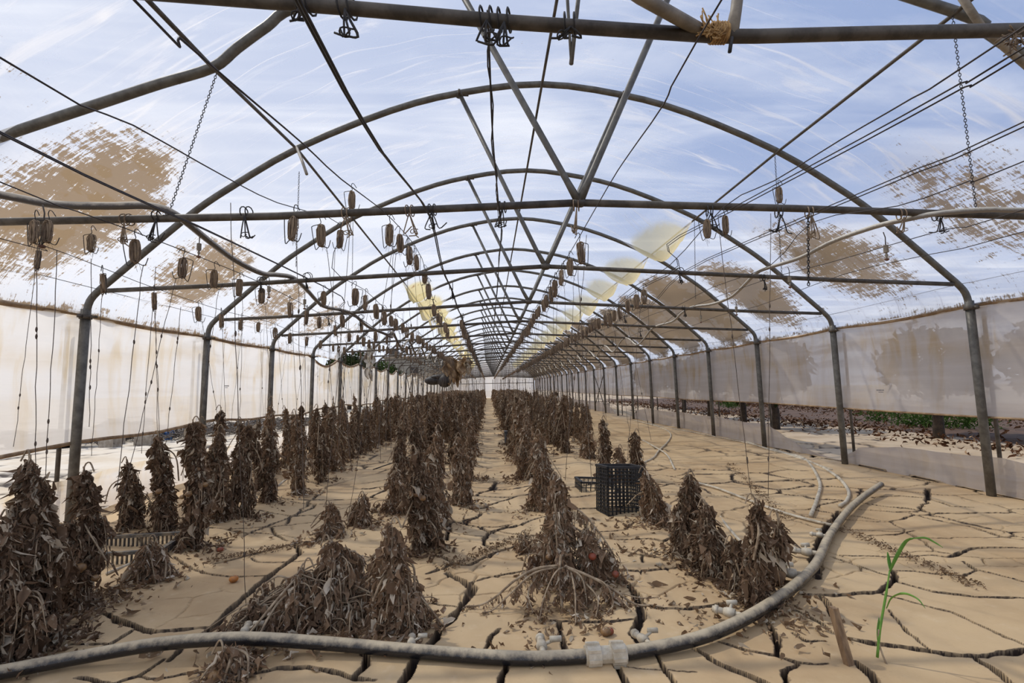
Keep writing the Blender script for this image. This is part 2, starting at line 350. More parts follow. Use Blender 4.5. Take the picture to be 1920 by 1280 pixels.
def build_floor():
    NRW, NCL = 1150, 1000
    q = np.linspace(1/1.4, 1/9.0, NRW-170); d = np.concatenate([1/q, np.geomspace(9.1, YEND+3, 170)])
    w = np.clip(1.35*d+.2, 2.6, 5.6)
    u = np.linspace(-1, 1, NCL)
    Xg = u[None, :]*w[:, None]+np.minimum(.3*d, .5)[:, None]
    Yg = np.repeat(d[:, None], NCL, 1)
    X = Xg.ravel(); Y = Yg.ravel()
    dyr = np.gradient(d); DY = np.maximum(.003, np.repeat(dyr*.7, NCL)); cov = np.zeros(len(X)); dxr = np.repeat(2*w/NCL, NCL); CE = np.maximum(DY, dxr*.8)
    wx = (fbm(X*2.3, Y*2.3, 1)-.5)*.22+(fbm(X*11, Y*11, 5, 3)-.5)*.045
    wy = (fbm(X*2.3+40, Y*2.3, 2)-.5)*.22+(fbm(X*11+9, Y*11, 6, 3)-.5)*.045
    # voronoi borders, elongated across
    def vor(px, py, seed, jit=.85):
        ix = np.floor(px).astype(int); iy = np.floor(py).astype(int)
        f1 = np.full(px.shape, 9.); p1x = np.zeros_like(px); p1y = np.zeros_like(px); S_ = []
        rs = np.random.RandomState(seed); T = rs.rand(256, 256, 2)*jit+(1-jit)/2
        for a in (-1, 0, 1):
            for b in (-1, 0, 1):
                cx = ix+a; cy = iy+b; j = T[cx % 256, cy % 256]
                sx = cx+j[:, 0]; sy = cy+j[:, 1]; S_.append((sx, sy))
                dd = (sx-px)**2+(sy-py)**2; k = dd < f1
                f1[k] = dd[k]; p1x[k] = sx[k]; p1y[k] = sy[k]
        e = np.full(px.shape, 9.)
        for sx, sy in S_:
            dx = sx-p1x; dy = sy-p1y; l = np.sqrt(dx*dx+dy*dy)
            ok = l > 1e-6; l = np.where(ok, l, 1)
            v = ((p1x+sx)/2-px)*dx/l+((p1y+sy)/2-py)*dy/l
            e = np.where(ok & (v < e), v, e)
        return np.maximum(e, 0)
    e = vor((X+wx)/.62, (Y+wy)/.52, 3)*.57
    e2 = vor((X+wx*.8+7)/.30, (Y+wy*.8+3)/.27, 4)*.285
    wid = .0115*np.clip((fbm(X*.9, Y*.9, 9, 3)-.28)*3.2, .3, 1.6)
    wid = np.where(Y > 7, wid*1.25, wid)
    lim = np.where(X > 1.6, 3.0+.7*np.maximum(0, 3-X), 3.9)+ (fbm(X*1.5, Y*1.5, 33, 2)-.5)*.6
    far = np.clip((Y-lim)*4, 0, 1)
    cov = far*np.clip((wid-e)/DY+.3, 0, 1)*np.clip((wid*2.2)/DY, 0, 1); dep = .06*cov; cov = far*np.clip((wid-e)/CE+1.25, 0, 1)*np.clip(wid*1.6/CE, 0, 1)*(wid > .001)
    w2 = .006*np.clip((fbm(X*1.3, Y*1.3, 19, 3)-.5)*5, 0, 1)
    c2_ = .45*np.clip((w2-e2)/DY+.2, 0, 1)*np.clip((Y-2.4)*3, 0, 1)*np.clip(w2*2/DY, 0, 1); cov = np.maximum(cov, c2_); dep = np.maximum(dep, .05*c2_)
    jx = X+wx*.16+(fbm(X*30, Y*30, 15, 3)-.5)*.016; jy = Y+wy*.16+(fbm(X*30+5, Y*30, 16, 3)-.5)*.016
    row = Yg[:, 0]
    for pts, wd in CR:
        P = [gr(*p) for p in pts]; L = len(P)
        for i in range(L-1):
            a, b = P[i], P[i+1]; ta = .55 if i == 0 else 1; tb = .5 if i == L-2 else 1
            y0, y1 = min(a.y, b.y)-.12, max(a.y, b.y)+.12
            r0, r1 = np.searchsorted(row, y0), np.searchsorted(row, y1)
            sl = slice(r0*NCL, r1*NCL); x_ = jx[sl]; y_ = jy[sl]
            k = (x_ > min(a.x, b.x)-.12) & (x_ < max(a.x, b.x)+.12)
            if not k.any(): continue
            idx = np.nonzero(k)[0]; x_ = x_[idx]; y_ = y_[idx]
            dx, dy = b.x-a.x, b.y-a.y; tt = np.clip(((x_-a.x)*dx+(y_-a.y)*dy)/(dx*dx+dy*dy+1e-9), 0, 1)
            dd = np.hypot(x_-a.x-dx*tt, y_-a.y-dy*tt)
            ww = wd*.62*(ta*(1-tt)+tb*tt)*(.65+.7*vnoise(x_*14, y_*14, 21))
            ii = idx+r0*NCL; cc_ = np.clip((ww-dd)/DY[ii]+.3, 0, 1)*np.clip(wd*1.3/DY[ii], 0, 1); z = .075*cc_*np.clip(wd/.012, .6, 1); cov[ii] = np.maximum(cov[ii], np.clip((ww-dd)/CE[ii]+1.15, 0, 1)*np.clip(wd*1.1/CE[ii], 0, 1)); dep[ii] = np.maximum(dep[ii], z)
    Z = -dep+(fbm(X*.7, Y*.7, 50, 3)-.5)*.05*np.clip(Y-1.5, 0, 1)+(fbm(X*5, Y*5, 51, 3)-.5)*.012
    for rx in (-2.9, -2.2, -1.1, -.4, .5, 1.25, 1.9):
        Z += .035*np.exp(-((X-rx)/.2)**2)*np.clip(Y-3, 0, 1)
    V = np.stack([X, Y, Z], 1)
    i = np.arange(NRW-1)[:, None]*NCL+np.arange(NCL-1)[None, :]
    Fc = np.stack([i, i+1, i+NCL+1, i+NCL], -1).reshape(-1, 4)
    o = mesh_np('floor', V, Fc, M_mud); ga = o.data.attributes.new('groove_shade', 'FLOAT', 'POINT'); ga.data.foreach_set('value', np.clip(cov*1.15-.1, 0, 1).astype(np.float32)); tag(o, 'cracked dry mud floor inside the tunnel', kind='structure')
build_floor()
def grid_ground(name, x0, x1, y0, y1, nx, ny, z, m, bumps=.05):
    xs = np.linspace(x0, x1, nx); ys = np.linspace(y0, y1, ny); X, Y = np.meshgrid(xs, ys)
    Z = z+(fbm(X*.5, Y*.5, 3, 3)-.5)*bumps
    i = np.arange(ny-1)[:, None]*nx+np.arange(nx-1)[None, :]
    o = mesh_np(name, np.stack([X.ravel(), Y.ravel(), Z.ravel()], 1), np.stack([i, i+1, i+nx+1, i+nx], -1).reshape(-1, 4), m)
    return tag(o, kind='structure')
grid_ground('subsoil', -4.3, 5.4, -4, YEND+2, 10, 20, -.075, M_deep, 0)
# outdoor ground with crack grooves in relief, their shade also put into the colour
def out_ground(name, x0, x1, seed, m=None):
    nx, ny = 420, 520
    xs = np.linspace(x0, x1, nx); q = np.linspace(1/2., 1/22., 420); ys = np.concatenate([[-4], 1/q, np.linspace(23, 150, 99)])
    X, Y = np.meshgrid(xs, ys); x = X.ravel(); y = Y.ravel()
    wx = (fbm(x*1.6, y*1.6, seed)-.5)*.5; wy = (fbm(x*1.6, y*1.6, seed+1)-.5)*.5
    px = (x+wx)/.8; py = (y+wy)/.75
    ix = np.floor(px).astype(int); iy = np.floor(py).astype(int); T = np.random.RandomState(seed).rand(256, 256, 2)*.8+.1
    ds = []
    for a in (-1, 0, 1):
        for b in (-1, 0, 1):
            j = T[(ix+a) % 256, (iy+b) % 256]; ds.append(np.hypot(ix+a+j[:, 0]-px, iy+b+j[:, 1]-py))
    ds = np.sort(np.stack(ds), 0); e = (ds[1]-ds[0])*.38
    wd = .05*np.clip((fbm(x*.8, y*.8, seed+4, 3)-.42)*5, 0, 1)
    z = -.02-.05*np.clip((wd-e)/.02, 0, 1)*(y < 30)*(np.hypot(x, y) < 60)+(fbm(x*.4, y*.4, seed+3, 3)-.5)*.12
    i = np.arange(len(ys)-1)[:, None]*nx+np.arange(nx-1)[None, :]
    o = mesh_np(name, np.stack([x, y, z], 1), np.stack([i, i+1, i+nx+1, i+nx], -1).reshape(-1, 4), m or M_mudout)
    ga = o.data.attributes.new('groove_shade', 'FLOAT', 'POINT'); ga.data.foreach_set('value', (np.clip((wd-e)/.02+.8, 0, 1)*(wd > .004)).astype(np.float32))
    tag(o, kind='structure')
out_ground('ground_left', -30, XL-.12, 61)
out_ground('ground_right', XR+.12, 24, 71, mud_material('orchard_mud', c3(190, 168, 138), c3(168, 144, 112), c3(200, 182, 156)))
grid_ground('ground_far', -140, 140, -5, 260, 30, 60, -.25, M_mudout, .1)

# ------------------------------------------------------------------ film
def film_grid(name, us, prof_fn, nv, m, attrs, mask=None, kind='structure', label=None):
    """prof_fn(u) -> (nv,3) points, (nv,) v coordinate ; attrs(u, pts, v) -> mud, pocket"""
    P = []; UV = []; A = []; B = []
    for u in us:
        p, v = prof_fn(u); a, b = attrs(u, p, v)
        P.append(p); UV.append(np.stack([np.full(nv, u), v], 1)); A.append(a*np.ones(nv)); B.append(b*np.ones(nv))
    P = np.concatenate(P); UV = np.concatenate(UV); A = np.concatenate(A); B = np.concatenate(B); nu = len(us)
    i = np.arange(nu-1)[:, None]*nv+np.arange(nv-1)[None, :]
    Fc = np.stack([i, i+1, i+nv+1, i+nv], -1).reshape(-1, 4)
    if mask is not None:
        c = P[Fc].mean(1); Fc = Fc[~mask(c)]
    o = mesh_np(name, P, Fc, m)
    me = o.data; uvl = me.uv_layers.new(name='film'); uvl.data.foreach_set('uv', UV[Fc.ravel()].astype(np.float32).ravel())
    for nm, arr in (('mud', A), ('pocket', B)):
        at_ = me.attributes.new(nm, 'FLOAT', 'POINT'); at_.data.foreach_set('value', arr.astype(np.float32))
    if kind: tag(o, label, kind=kind)
    return o
HB = np.array([-3.0, -.5, 1.5, 3.0]+[D0+S*k for k in range(25)])
def bay(u):
    k = int(np.clip(np.searchsorted(HB, u)-1, 0, len(HB)-2)); f = (u-HB[k])/(HB[k+1]-HB[k]); return k-4, min(max(f, 0), 1)   # bay 0 = between hoops k0 and k1
prp = np.array([(p.x, p.z) for p in smooth_path([(-a, 0, b) for a, b in PROF]+[(a, 0, b) for a, b in PROF[::-1][1:]], 8)])
sl = np.concatenate([[0], np.cumsum(np.hypot(*np.diff(prp, axis=0).T))]); LEN = sl[-1]
NV = 150; vs_ = np.linspace(0, LEN, NV)
bx = np.interp(vs_, sl, prp[:, 0]); bz = np.interp(vs_, sl, prp[:, 1])
tx = np.gradient(bx); tz = np.gradient(bz); tl = np.hypot(tx, tz); nx_ = -tz/tl; nz_ = tx/tl
rb = np.random.RandomState(5).rand(60, 8)
def pocket(u, side):
    k, f = bay(u); s = math.sin(PI*f)
    if side > 0:
        if k < 1: return 0
        return (.30+.12*rb[k, 0])*max(s, 0)**.6
    if k < 3: return 0
    return (.30+.3*rb[k, 1])*max(s, 0)**.6
def roof_prof(u):
    k, f = bay(u); s = math.sin(PI*f)
    off = .045-.05*s*(.6+.8*np.abs(np.sin(vs_*1.3+k)))              # outwards of the pipe, sagging a little between hoops
    off = off+.012*s*np.sin(vs_*9+u*3+k*2)+.02*s*np.sin(vs_*3.1-u*4.0)
    X = X0+bx+nx_*off; Z = bz+nz_*off
    a = pocket(u, 1); xr = X-X0
    g_ = np.where(xr < 2.33, np.exp(-((xr-2.2)/.42)**2), np.exp(-((xr-2.33)/.04)**2)); Z = Z-a*np.where((xr > 0.9) & (xr < 2.5), g_, 0)
    b = pocket(u, -1)
    g_ = np.where(xr > -2.33, np.exp(-((xr+2.2)/.38)**2), np.exp(-((xr+2.33)/.04)**2)); Z = Z-b*np.where((xr < -.9) & (xr > -2.5), g_, 0)
    return np.stack([X, np.full(NV, u), Z], 1), vs_
def roof_attr(u, p, v):
    k, f = bay(u); xr = p[:, 0]-X0; z = p[:, 2]
    mud = np.zeros(NV)
    # right shoulder stains in every bay
    c = LEN-(.92 if k < 2 else 1.0)-.1*rb[k+5, 2]; ry = .62+.1*rb[k+5, 3]
    rv = 1.0 if k < 2 else (1.2 if k < 6 else 1.5)
    e = ((f-.5+.12*(v-c))/(.46 if k < 2 else .6))**2+((v-c)/rv)**2
    amp = {-1: .7, 0: .92, 1: 1.15}.get(k, 1.9)
    if k >= -2: mud = np.maximum(mud, amp*np.clip(1.15-e, 0, 1))
    amp = {-2: .95, -1: 1.0, 0: .92, 1: .8, 2: .7, 3: .5}.get(k, .0)
    c = .95 if k < 0 else .8
    e = ((f-.5)/.45)**2+((v-c)/(1.0 if k < 0 else .7))**2
    mud = np.maximum(mud, amp*np.clip(1.15-e, 0, 1))
    mud = np.maximum(mud, .30*np.clip(1.15-np.minimum(v, LEN-v)/2.3, 0, 1))
    edge = np.exp(-v/.10)+np.exp(-(LEN-v)/.10); mud = np.maximum(mud, .75*np.clip(edge, 0, 1))
    pk = np.zeros(NV)
    a = pocket(u, 1); pk = np.where((xr > 1.3) & (xr < 2.42), np.clip((a*np.exp(-((xr-2.2)/.42)**2)-.12)/.06, 0, 1)*.85, 0)
    b = pocket(u, -1); pk = np.maximum(pk, np.where((xr < -1.3) & (xr > -2.42), np.clip((b*np.exp(-((xr+2.2)/.38)**2)-.12)/.06, 0, 1), 0))
    return mud, pk
us = np.concatenate([np.linspace(-3, D0, 70)[:-1], np.linspace(D0, D0+6*S, 200)[:-1], np.linspace(D0+6*S, YEND, 18*14+1)])
def roof_hole(c):     # blown-away stretch above the left side wall
    lim = np.clip((c[:, 1]-12.6)*.8, 0, 1.3)+.25*np.sin(c[:, 1]*1.9)+.12*np.sin(c[:, 1]*5.1)
    h = (c[:, 0] < X0-2.05) & (c[:, 1] > 12.6) & (c[:, 1] < 46) & (c[:, 2] < 1.95+lim)
    return h
film_grid('ceiling', us, roof_prof, NV, M_roof, roof_attr, roof_hole, label='clear plastic roof film stretched over the hoops, stained with brown mud')

def wall_prof(side, top_fn, bot_fn, nv, xoff, droop=0.):
    def fn(u):
        k, f = bay(u); s = math.sin(PI*f)
        tt = np.linspace(0, 1, nv)
        z = bot_fn(u)*(1-tt)+top_fn(u)*tt
        fold = .018*math.sin(u*7+k)+.012*math.sin(u*17+2*k)
        x = np.full(nv, (XR if side > 0 else XL)+side*xoff)+side*(.05*s*np.sin(PI*tt)+fold*tt**2+droop*.02*np.sin(tt*9+u*2.2)*s)
        # radiating creases from the hoop clips
        dd = min(f, 1-f)*2
        x = x+side*.014*np.sin(np.arctan2(tt-1.02, dd*1.2+.02)*16)*np.exp(-((1-tt)+dd)*2.2)
        return np.stack([x, np.full(nv, u), z], 1), z
    return fn
def topL(u):
    k, f = bay(u); s = math.sin(PI*f); return 1.86-(.0+(.03 if k < 3 else .12+.08*rb[k, 4]))*s
def botL(u): return .70+.03*math.sin(u*1.1)+.02*math.sin(u*2.9)
def topR(u): return 1.86-.03*math.sin(PI*bay(u)[1])
def botR(u): return .76+.01*math.sin(u*.9)
def w_attr(top):
    def f(u, p, v):
        k, f_ = bay(u)
        z = p[:, 2]; T = top(u); m_ = .28+.62*np.exp(-((T-z-.32-.12*math.sin(u*1.7))/.16)**2)+.75*np.clip((z-T+.045)/.03, 0, 1)
        return m_, 0.
    return f
uw = np.linspace(-3, YEND, 760)
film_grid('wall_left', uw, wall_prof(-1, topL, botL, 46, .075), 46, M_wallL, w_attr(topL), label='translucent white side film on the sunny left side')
film_grid('wall_right', uw, wall_prof(1, topR, botR, 46, .075), 46, M_wallR, w_attr(topR), label='plastic side film on the right side, coloured grey as if backlit')
# rolled lower hems and upper seams of the side films
M_hem = simple('muddy_film_hem', c3(176, 150, 118), c3(132, 106, 78), 9, .8, .2)
def hem(name, pts, r, label):
    o = MB().tube(pts, r, 6).build(name, M_hem); return tag(o, label, kind='structure')
hem('trim_1', [(XL-.075, u, botL(u)+.0) for u in np.linspace(-3, YEND, 150)], .018, 'rolled muddy lower hem of the left side film')
hem('trim_2', [(XR+.075, u, botR(u)+.0) for u in np.linspace(-3, YEND, 150)], .012, 'rolled lower hem of the right side film')
hem('trim_3', [(XL-.07, u, topL(u)+.01) for u in np.linspace(-3, YEND, 250)], .024, 'muddy seam where the roof film meets the left side film')
hem('trim_4', [(XR+.06, u, topR(u)+.005) for u in np.linspace(-3, YEND, 250)], .02, 'muddy seam where the roof film meets the right side film')
# low skirts standing on the ground
def skR(u):
    pts = [(-3, .36), (4.4, .36), (5.9, .36), (6.6, .25), (6.95, .03), (7.3, .05), (8.2, .22), (8.75, .40), (10.7, .42), (12.7, .42), (14.7, .40), (15.6, .42), (16.7, .30), (17.2, .04), (19.5, .04), (20.7, .4), (52.8, .4)]
    return float(np.interp(u, [p[0] for p in pts], [p[1] for p in pts]))-.03*abs(math.sin(PI*bay(u)[1]))
def skL(u): return .36+.03*math.sin(u*1.3)
def sk_attr(top):
    def f(u, p, v): return .25+.7*np.clip((p[:, 2]-top(u)+.09)/.03, 0, 1)*(top is skL), 0.
    return f
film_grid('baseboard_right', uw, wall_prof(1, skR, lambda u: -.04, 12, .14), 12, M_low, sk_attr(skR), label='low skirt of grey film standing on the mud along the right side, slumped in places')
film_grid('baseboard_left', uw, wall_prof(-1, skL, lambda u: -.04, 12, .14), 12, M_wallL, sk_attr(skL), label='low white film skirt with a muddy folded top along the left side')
# far gable
NG = 60
def gable(z0, z1):
    xs = np.linspace(-HW-.05, HW+.05, NG)
    def fn(u):
        tt = u; top = np.interp(xs, prp[:, 0], prp[:, 1]); top[0] = top[-1] = 1.9
        zz = np.minimum(z0+(z1-z0)*tt, top) if z1 < 2 else (z0+(top-z0)*tt)
        return np.stack([X0+xs, np.full(NG, YEND+.05)+.05*np.sin(xs*5+tt*4), zz], 1), zz
    return fn
film_grid('wall_far', np.linspace(0, 1, 24), gable(.12, 5), NG, M_wallL, lambda u, p, v: (.1, 0.), label='whitish film gable closing the far end of the tunnel')

# ------------------------------------------------------------------ hoop frames
ORD = ['nearest', 'second', 'third', 'fourth', 'fifth', 'sixth', 'seventh', 'eighth', 'ninth', 'tenth', 'eleventh', 'twelfth', 'thirteenth', 'fourteenth', 'fifteenth',
       'sixteenth', 'seventeenth', 'eighteenth', 'nineteenth', 'twentieth', 'twenty-first', 'twenty-second', 'twenty-third', 'twenty-fourth', 'twenty-fifth', 'twenty-sixth', 'twenty-seventh']
BARZ = 2.07; VZ = 2.275; VX = 0.0
def arch_part(pts, parent): return MB().tube(pts, .031, 10).build('arch', M_steel, parent)
def clampm(c, parent, r=.05, m=None):
    mb = MB(); c = Vector(c); mb.tube([c-Vector((0, 0, .02)), c+Vector((0, 0, .02))], r, 12); mb.box(c+Vector((.0, -r-.015, 0)), (.02, .05, .03))
    mb.box(c+Vector((r*.9+.02, 0, .0)), (.07, .02, .02))
    return mb.build('clamp', m or M_steeld, parent)
def make_hoop():
    t_ = empty('hoop_frame')
    arch_part([(p.x, 0, p.z) for p in prof], t_)
    for s in (-1, 1):
        MB().tube([(s*HW*1.008, 0, -.25), (s*HW*1.004, 0, .9), (s*HW, 0, 1.9)], .039, 12).build('post', M_steel, t_)
        MB().tube([(s*(HW+.21), .05, -.2), (s*(HW+.19), .05, 1.8)], .018, 8).build('outer_post', M_steeld, t_)
        clampm((s*HW, 0, 1.83), t_)
        MB().tube([(s*4.08, 0, BARZ), (s*3.0, 0, BARZ+.045), (s*1.6, 0, BARZ+.12), (0, 0, VZ)], .0215, 8).build('crossbar', M_steeld, t_)
        MB().tube([(0, 0, VZ), (s*.08, 0, VZ+.15), (s*.80, 0, 3.99)], [.026, .0215, .0215], 8).build('strut', M_steel, t_)
        clampm((s*.81, 0, 4.0), t_, .037)
    MB().ball((0, 0, VZ), .045, 8, 6, (1.3, .8, .8)).build('joint', M_steeld, t_)
    return t_
hoop0 = make_hoop()
def hoop_label(i):
    return ORD[i]+' grey steel hoop frame from the camera' if i else 'nearest steel hoop frame, its crossbar cutting across the top'
def ties_for(y): pass
for i in range(2, 27):
    o = hoop0 if i == 2 else copy_tree(hoop0)
    o.location = (X0, HOOPY[i], 0); tag(o, hoop_label(i), 'hoop frame', 'steel hoop frames of the tunnel')
# hoop 1 (slightly bent) and hoop 0 (overhead)
h1 = empty('hoop_frame', (X0, 3.0, 0)); tag(h1, hoop_label(1)+', bent at the left purlin', 'hoop frame', 'steel hoop frames of the tunnel')
O1 = Vector((X0, 3.0, 0))
lp = [(-HW+.02, 0, 1.7), (-HW+.05, 0, 2.05)]+[tuple(at(*p, 3.1)-O1) for p in [(-90, 292), (0, 257), (100, 223), (200, 190), (300, 157), (398, 127), (445, 90), (500, 50), (560, 12)]]
rp = [(-1.0, .05, 3.75), (0, 0, 4.05), (.8, -.05, 4.02)]+[tuple(at(*p, 2.8)-O1) for p in [(1790, 22), (1850, 60), (1925, 108)]]+[(3.55, -.15, 2.75), (4.0, -.1, 2.25), (4.2, 0, 2.0), (HW, 0, 1.7)]
arch_part(smooth_path(lp+rp, 4), h1).data.name = 'arch'
for s in (-1, 1):
    MB().tube([(s*HW, 0, -.2), (s*HW, 0, 1.8)], .039, 10).build('post', M_steel, h1)
    e_ = at(1086, 380, 3.0)-O1
    a_ = (at(-60, 417, 3.0) if s < 0 else at(1935, 406, 3.0))-O1
    q_ = (at(520, 405, 3.0) if s < 0 else at(1500, 391, 3.0))-O1
    MB().tube([(s*4.1, 0, 2.06), tuple(a_), tuple(q_), tuple(e_)], .0225, 10).build('crossbar', M_steeld, h1)
    tp = (at(868, -8, 3.0) if s < 0 else at(1256, -12, 3.0))-O1; tp = e_+(tp-e_)*1.35
    MB().tube([tuple(e_), tuple(e_+(tp-e_)*.08), tuple(tp)], [.028, .021, .021], 8).build('strut', M_steel, h1)
MB().ball(at(1086, 380, 3.0)-O1, .038, 8, 6, (1.3, .8, .8)).build('joint', M_steeld, h1)
h2 = empty('hoop_frame', (X0, 1.5, 0)); tag(h2, hoop_label(0), 'hoop frame', 'steel hoop frames of the tunnel')
O2 = Vector((X0, 1.5, 0))
arch_part([(p.x, 0, p.z) for p in prof], h2)
for s in (-1, 1): MB().tube([(s*HW, 0, -.2), (s*HW, 0, 1.9)], .039, 10).build('post', M_steel, h2)
vj = at(1345, 68, 1.5)-O2
MB().tube([(-4.1, 0, 2.06), tuple(at(60, -30, 1.5)-O2), tuple(at(380, -6, 1.5)-O2), tuple(at(640, 14, 1.5)-O2), tuple(at(960, 42, 1.5)-O2), tuple(vj)], .0215, 12).build('crossbar', M_steeld, h2)
MB().tube([tuple(vj), tuple(at(1420, 68, 1.5)-O2), tuple(at(1650, 62, 1.5)-O2), tuple(at(1935, 56, 1.5)-O2), (4.1, 0, 2.06)], .0215, 12).build('crossbar', M_steeld, h2)
MB().tube([tuple(at(1322, 62, 1.5)-O2), tuple(at(1200, -6, 1.38)-O2), tuple(at(1040, -120, 1.2)-O2)], .02, 10).build('strut', M_pipel, h2)
MB().tube([tuple(vj+Vector((.045, 0, 0))), tuple(at(1380, 20, 1.5)-O2), tuple(at(1400, -150, 1.5)-O2)], [.022, .018, .018], 10).build('strut', M_pipel, h2)
MB().tube([tuple(at(1372, 70, 1.48)-O2), tuple(at(1368, 98, 1.48)-O2)], .006, 6).build('bolt', M_black, h2)

# bent pipes hanging loose
o = MB().tube([at(1060, -95, 3.0), at(1064, 0, 3.0), at(1071, 118, 3.0)], [.011, .011, .008], 8).tube([at(1071, 120, 3.0), at(1084, 0, 3.0), at(1096, -95, 3.0)], [.014, .014, .014], 8).build('loose_pipe', M_steel)
tag(o, 'loose V-shaped pipe hanging from the roof near the top centre', 'pipe')
o = MB().tube([at(1800, -10, 2.4), at(1840, 50, 2.45), at(1880, 85, 2.5), at(1930, 128, 2.6), at(2010, 190, 2.7)], .02, 8).build('brace_pipe', M_pipel)
tag(o, 'pale curved brace pipe under the hoop at the top right corner', 'pipe')
# purlins
def line_thing(name, pts, r, m, label, cat, group=None, n=8):
    o = MB().tube(pts, r, n).build(name, m); return tag(o, label, cat, group)
pk = [(y, None) for y in HOOPY[2:]]
line_thing('purlin_pipe', [(X0, -1, 4.075), (X0, 52.7, 4.075)], .013, M_steeld, 'ridge pipe running along the crown of all the hoops', 'purlin', 'lengthwise roof pipes')
def purl(px, z, sgn):
    pts = [at(275, -2, 2.35) if sgn < 0 else Vector((px, .5, z)), at(400, 128, 3.08) if sgn < 0 else at(1788, 27, 2.8)]
    pts += [Vector((px, D0, z-.04)), Vector((px, D0+2, z-.04)), Vector((px, 52.7, z-.04))]
    return pts
line_thing('purlin_pipe', purl(X0-2.355, 3.46, -1), .013, M_steeld, 'left lengthwise roof pipe clamped under the hoops', 'purlin', 'lengthwise roof pipes')
line_thing('purlin_pipe', purl(X0+2.355, 3.46, 1), .013, M_steeld, 'right lengthwise roof pipe clamped under the hoops', 'purlin', 'lengthwise roof pipes')
o = MB().tube([at(556, 276, 4.6), at(566, 300, 4.3), at(575, 326, 4.1)], .013, 8).build('loose_pipe', M_pipel)
tag(o, 'short pale pipe dangling where the left roof pipe meets a hoop', 'pipe')
# gable posts
for i in range(10):
    x = X0-HW+.85*(i+1)-.1
    o = MB().tube([(x, YEND, -.1), (x, YEND, 1.95)], .03, 8).build('gable_post', M_steel)
    tag(o, 'thin upright post against the far end film, '+('leftmost' if i == 0 else ORD[i]+' from the left'), 'post', 'posts of the far end wall')
tag(MB().tube([(XL, YEND-.02, 1.55), (XR, YEND-.02, 1.55)], .03, 8).build('gable_rail', M_steel), 'horizontal rail across the far end wall', 'rail')
for (x, y, la) in ((XR, D0+S*9, 'right'), (XL, D0+S*10, 'left')):
    mb = MB().tube([(x, y-S, .25), (x, y, 1.7)], .018, 6).tube([(x+.03, y-S, 1.7), (x+.03, y, .25)], .018, 6)
    tag(mb.build('cross_brace', M_steeld), 'crossed brace pipes between two far posts on the %s side' % la, 'brace')

# ------------------------------------------------------------------ wires
WIRES = {}
def wire(key, pix, d3, label, r=.0028, m=None, far=52.7, xt=None, zt=2.06, dbl=False, name='crop_wire'):
    """pix: points on the photo, all in the upright plane x; then runs on to the far end on the crossbars"""
    x = at(*d3, 3.0).x if xt is None else xt
    pts = [atx(*p, x) for p in pix if abs(back(*p).x) > .02]
    pts = [p for p in pts if .6 < p.y < 12]
    pts.sort(key=lambda p: p.y)
    a = pts[0]; pts = [Vector((a.x, -.5, a.z))]+pts
    ly = pts[-1].y
    k = 0
    for hy in HOOPY[2:]:
        if hy > ly+.5:
            z = zt+.0
            pts.append(Vector((x, hy-1, z-.03))); pts.append(Vector((x, hy, z)))
    mb = MB().tube(smooth_path(pts, 3), r, 5)
    if dbl: mb.tube([p+Vector((.012, 0, -.012)) for p in smooth_path(pts, 3)], r, 5)
    o = mb.build(name, m or M_wire); tag(o, label, 'wire', 'lengthwise wires under the roof')
    WIRES[key] = pts
    return o
def zat(key, y):
    P = WIRES[key]
    for a, b in zip(P, P[1:]):
        if a.y <= y <= b.y:
            f = (y-a.y)/max(b.y-a.y, 1e-6); return a.x+(b.x-a.x)*f, a.z+(b.z-a.z)*f
    return P[-1].x, P[-1].z
wire('A', [(0,108),(250,235),(425,333),(520,380),(640,422)], (425,333), 'thin wire crossing the upper left, strung with twine hanks', xt=-1.15)
wire('A2', [(252,0),(336,70),(437,158),(571,272),(640,336),(737,413),(791,484)], 0, 'thin wire just left of the centre with a long row of twine hanks', xt=-.60, zt=2.10)
wire('B', [(0,247),(275,380),(437,454),(640,555)], 0, 'darker double wire along the left half', xt=-1.68, r=.0035, dbl=True)
wire('C', [(0,341),(144,396),(290,449),(500,535),(640,610)], 0, 'dark wire above the leftmost plant rows', xt=-2.1, r=.0032)
wire('D', [(0,447),(80,460),(215,511),(285,538)], 0, 'thin sagging wire near the left shoulder of the tunnel', xt=-2.95)
wire('E', [(0,496),(200,546),(413,598),(527,628)], 0, 'lowest wire passing the tops of the left posts', xt=-3.56, zt=2.0)
wire('cab', [(565,20),(700,262),(735,310),(805,405)], 0, 'dark twisted cable hanging from the top bar left of centre', xt=-.34, r=.004, m=M_black, dbl=True)
wire('R0', [(1305,80),(1245,195),(1180,288),(1140,350)], 0, 'wavy wire just right of the centre with twine hanks', xt=.62, zt=2.14)
wire('R1', [(1920,89),(1801,156),(1619,257),(1367,393),(1250,458)], 0, 'double wire on the right carrying the densest row of twine hanks', xt=1.47, dbl=True)
wire('R1a', [(1858,91),(1710,184),(1576,262),(1453,338),(1357,388)], 0, 'single thin wire above the densest row of hanks on the right', xt=1.40)
wire('R2', [(1920,228),(1717,317),(1602,366),(1471,422),(1280,509)], 0, 'tightly stretched double wire on the right, tied with a black cord', xt=1.88, dbl=True)
wire('R3', [(1920,302),(1818,339),(1683,386),(1522,417)], 0, 'thin wire over the right hand aisle', xt=2.2)
wire('R4', [(1920,393),(1764,432),(1549,494),(1424,528),(1280,582)], 0, 'dark wire right of the grey hose', xt=2.7)
wire('R5', [(1920,434),(1747,476),(1582,514)], 0, 'dark wire on the far right with a forked cord', xt=3.2)
wire('R7', [(1920,508),(1784,536),(1569,587),(1431,615)], 0, 'lowest wire passing the tops of the right posts', xt=4.75, zt=2.0)
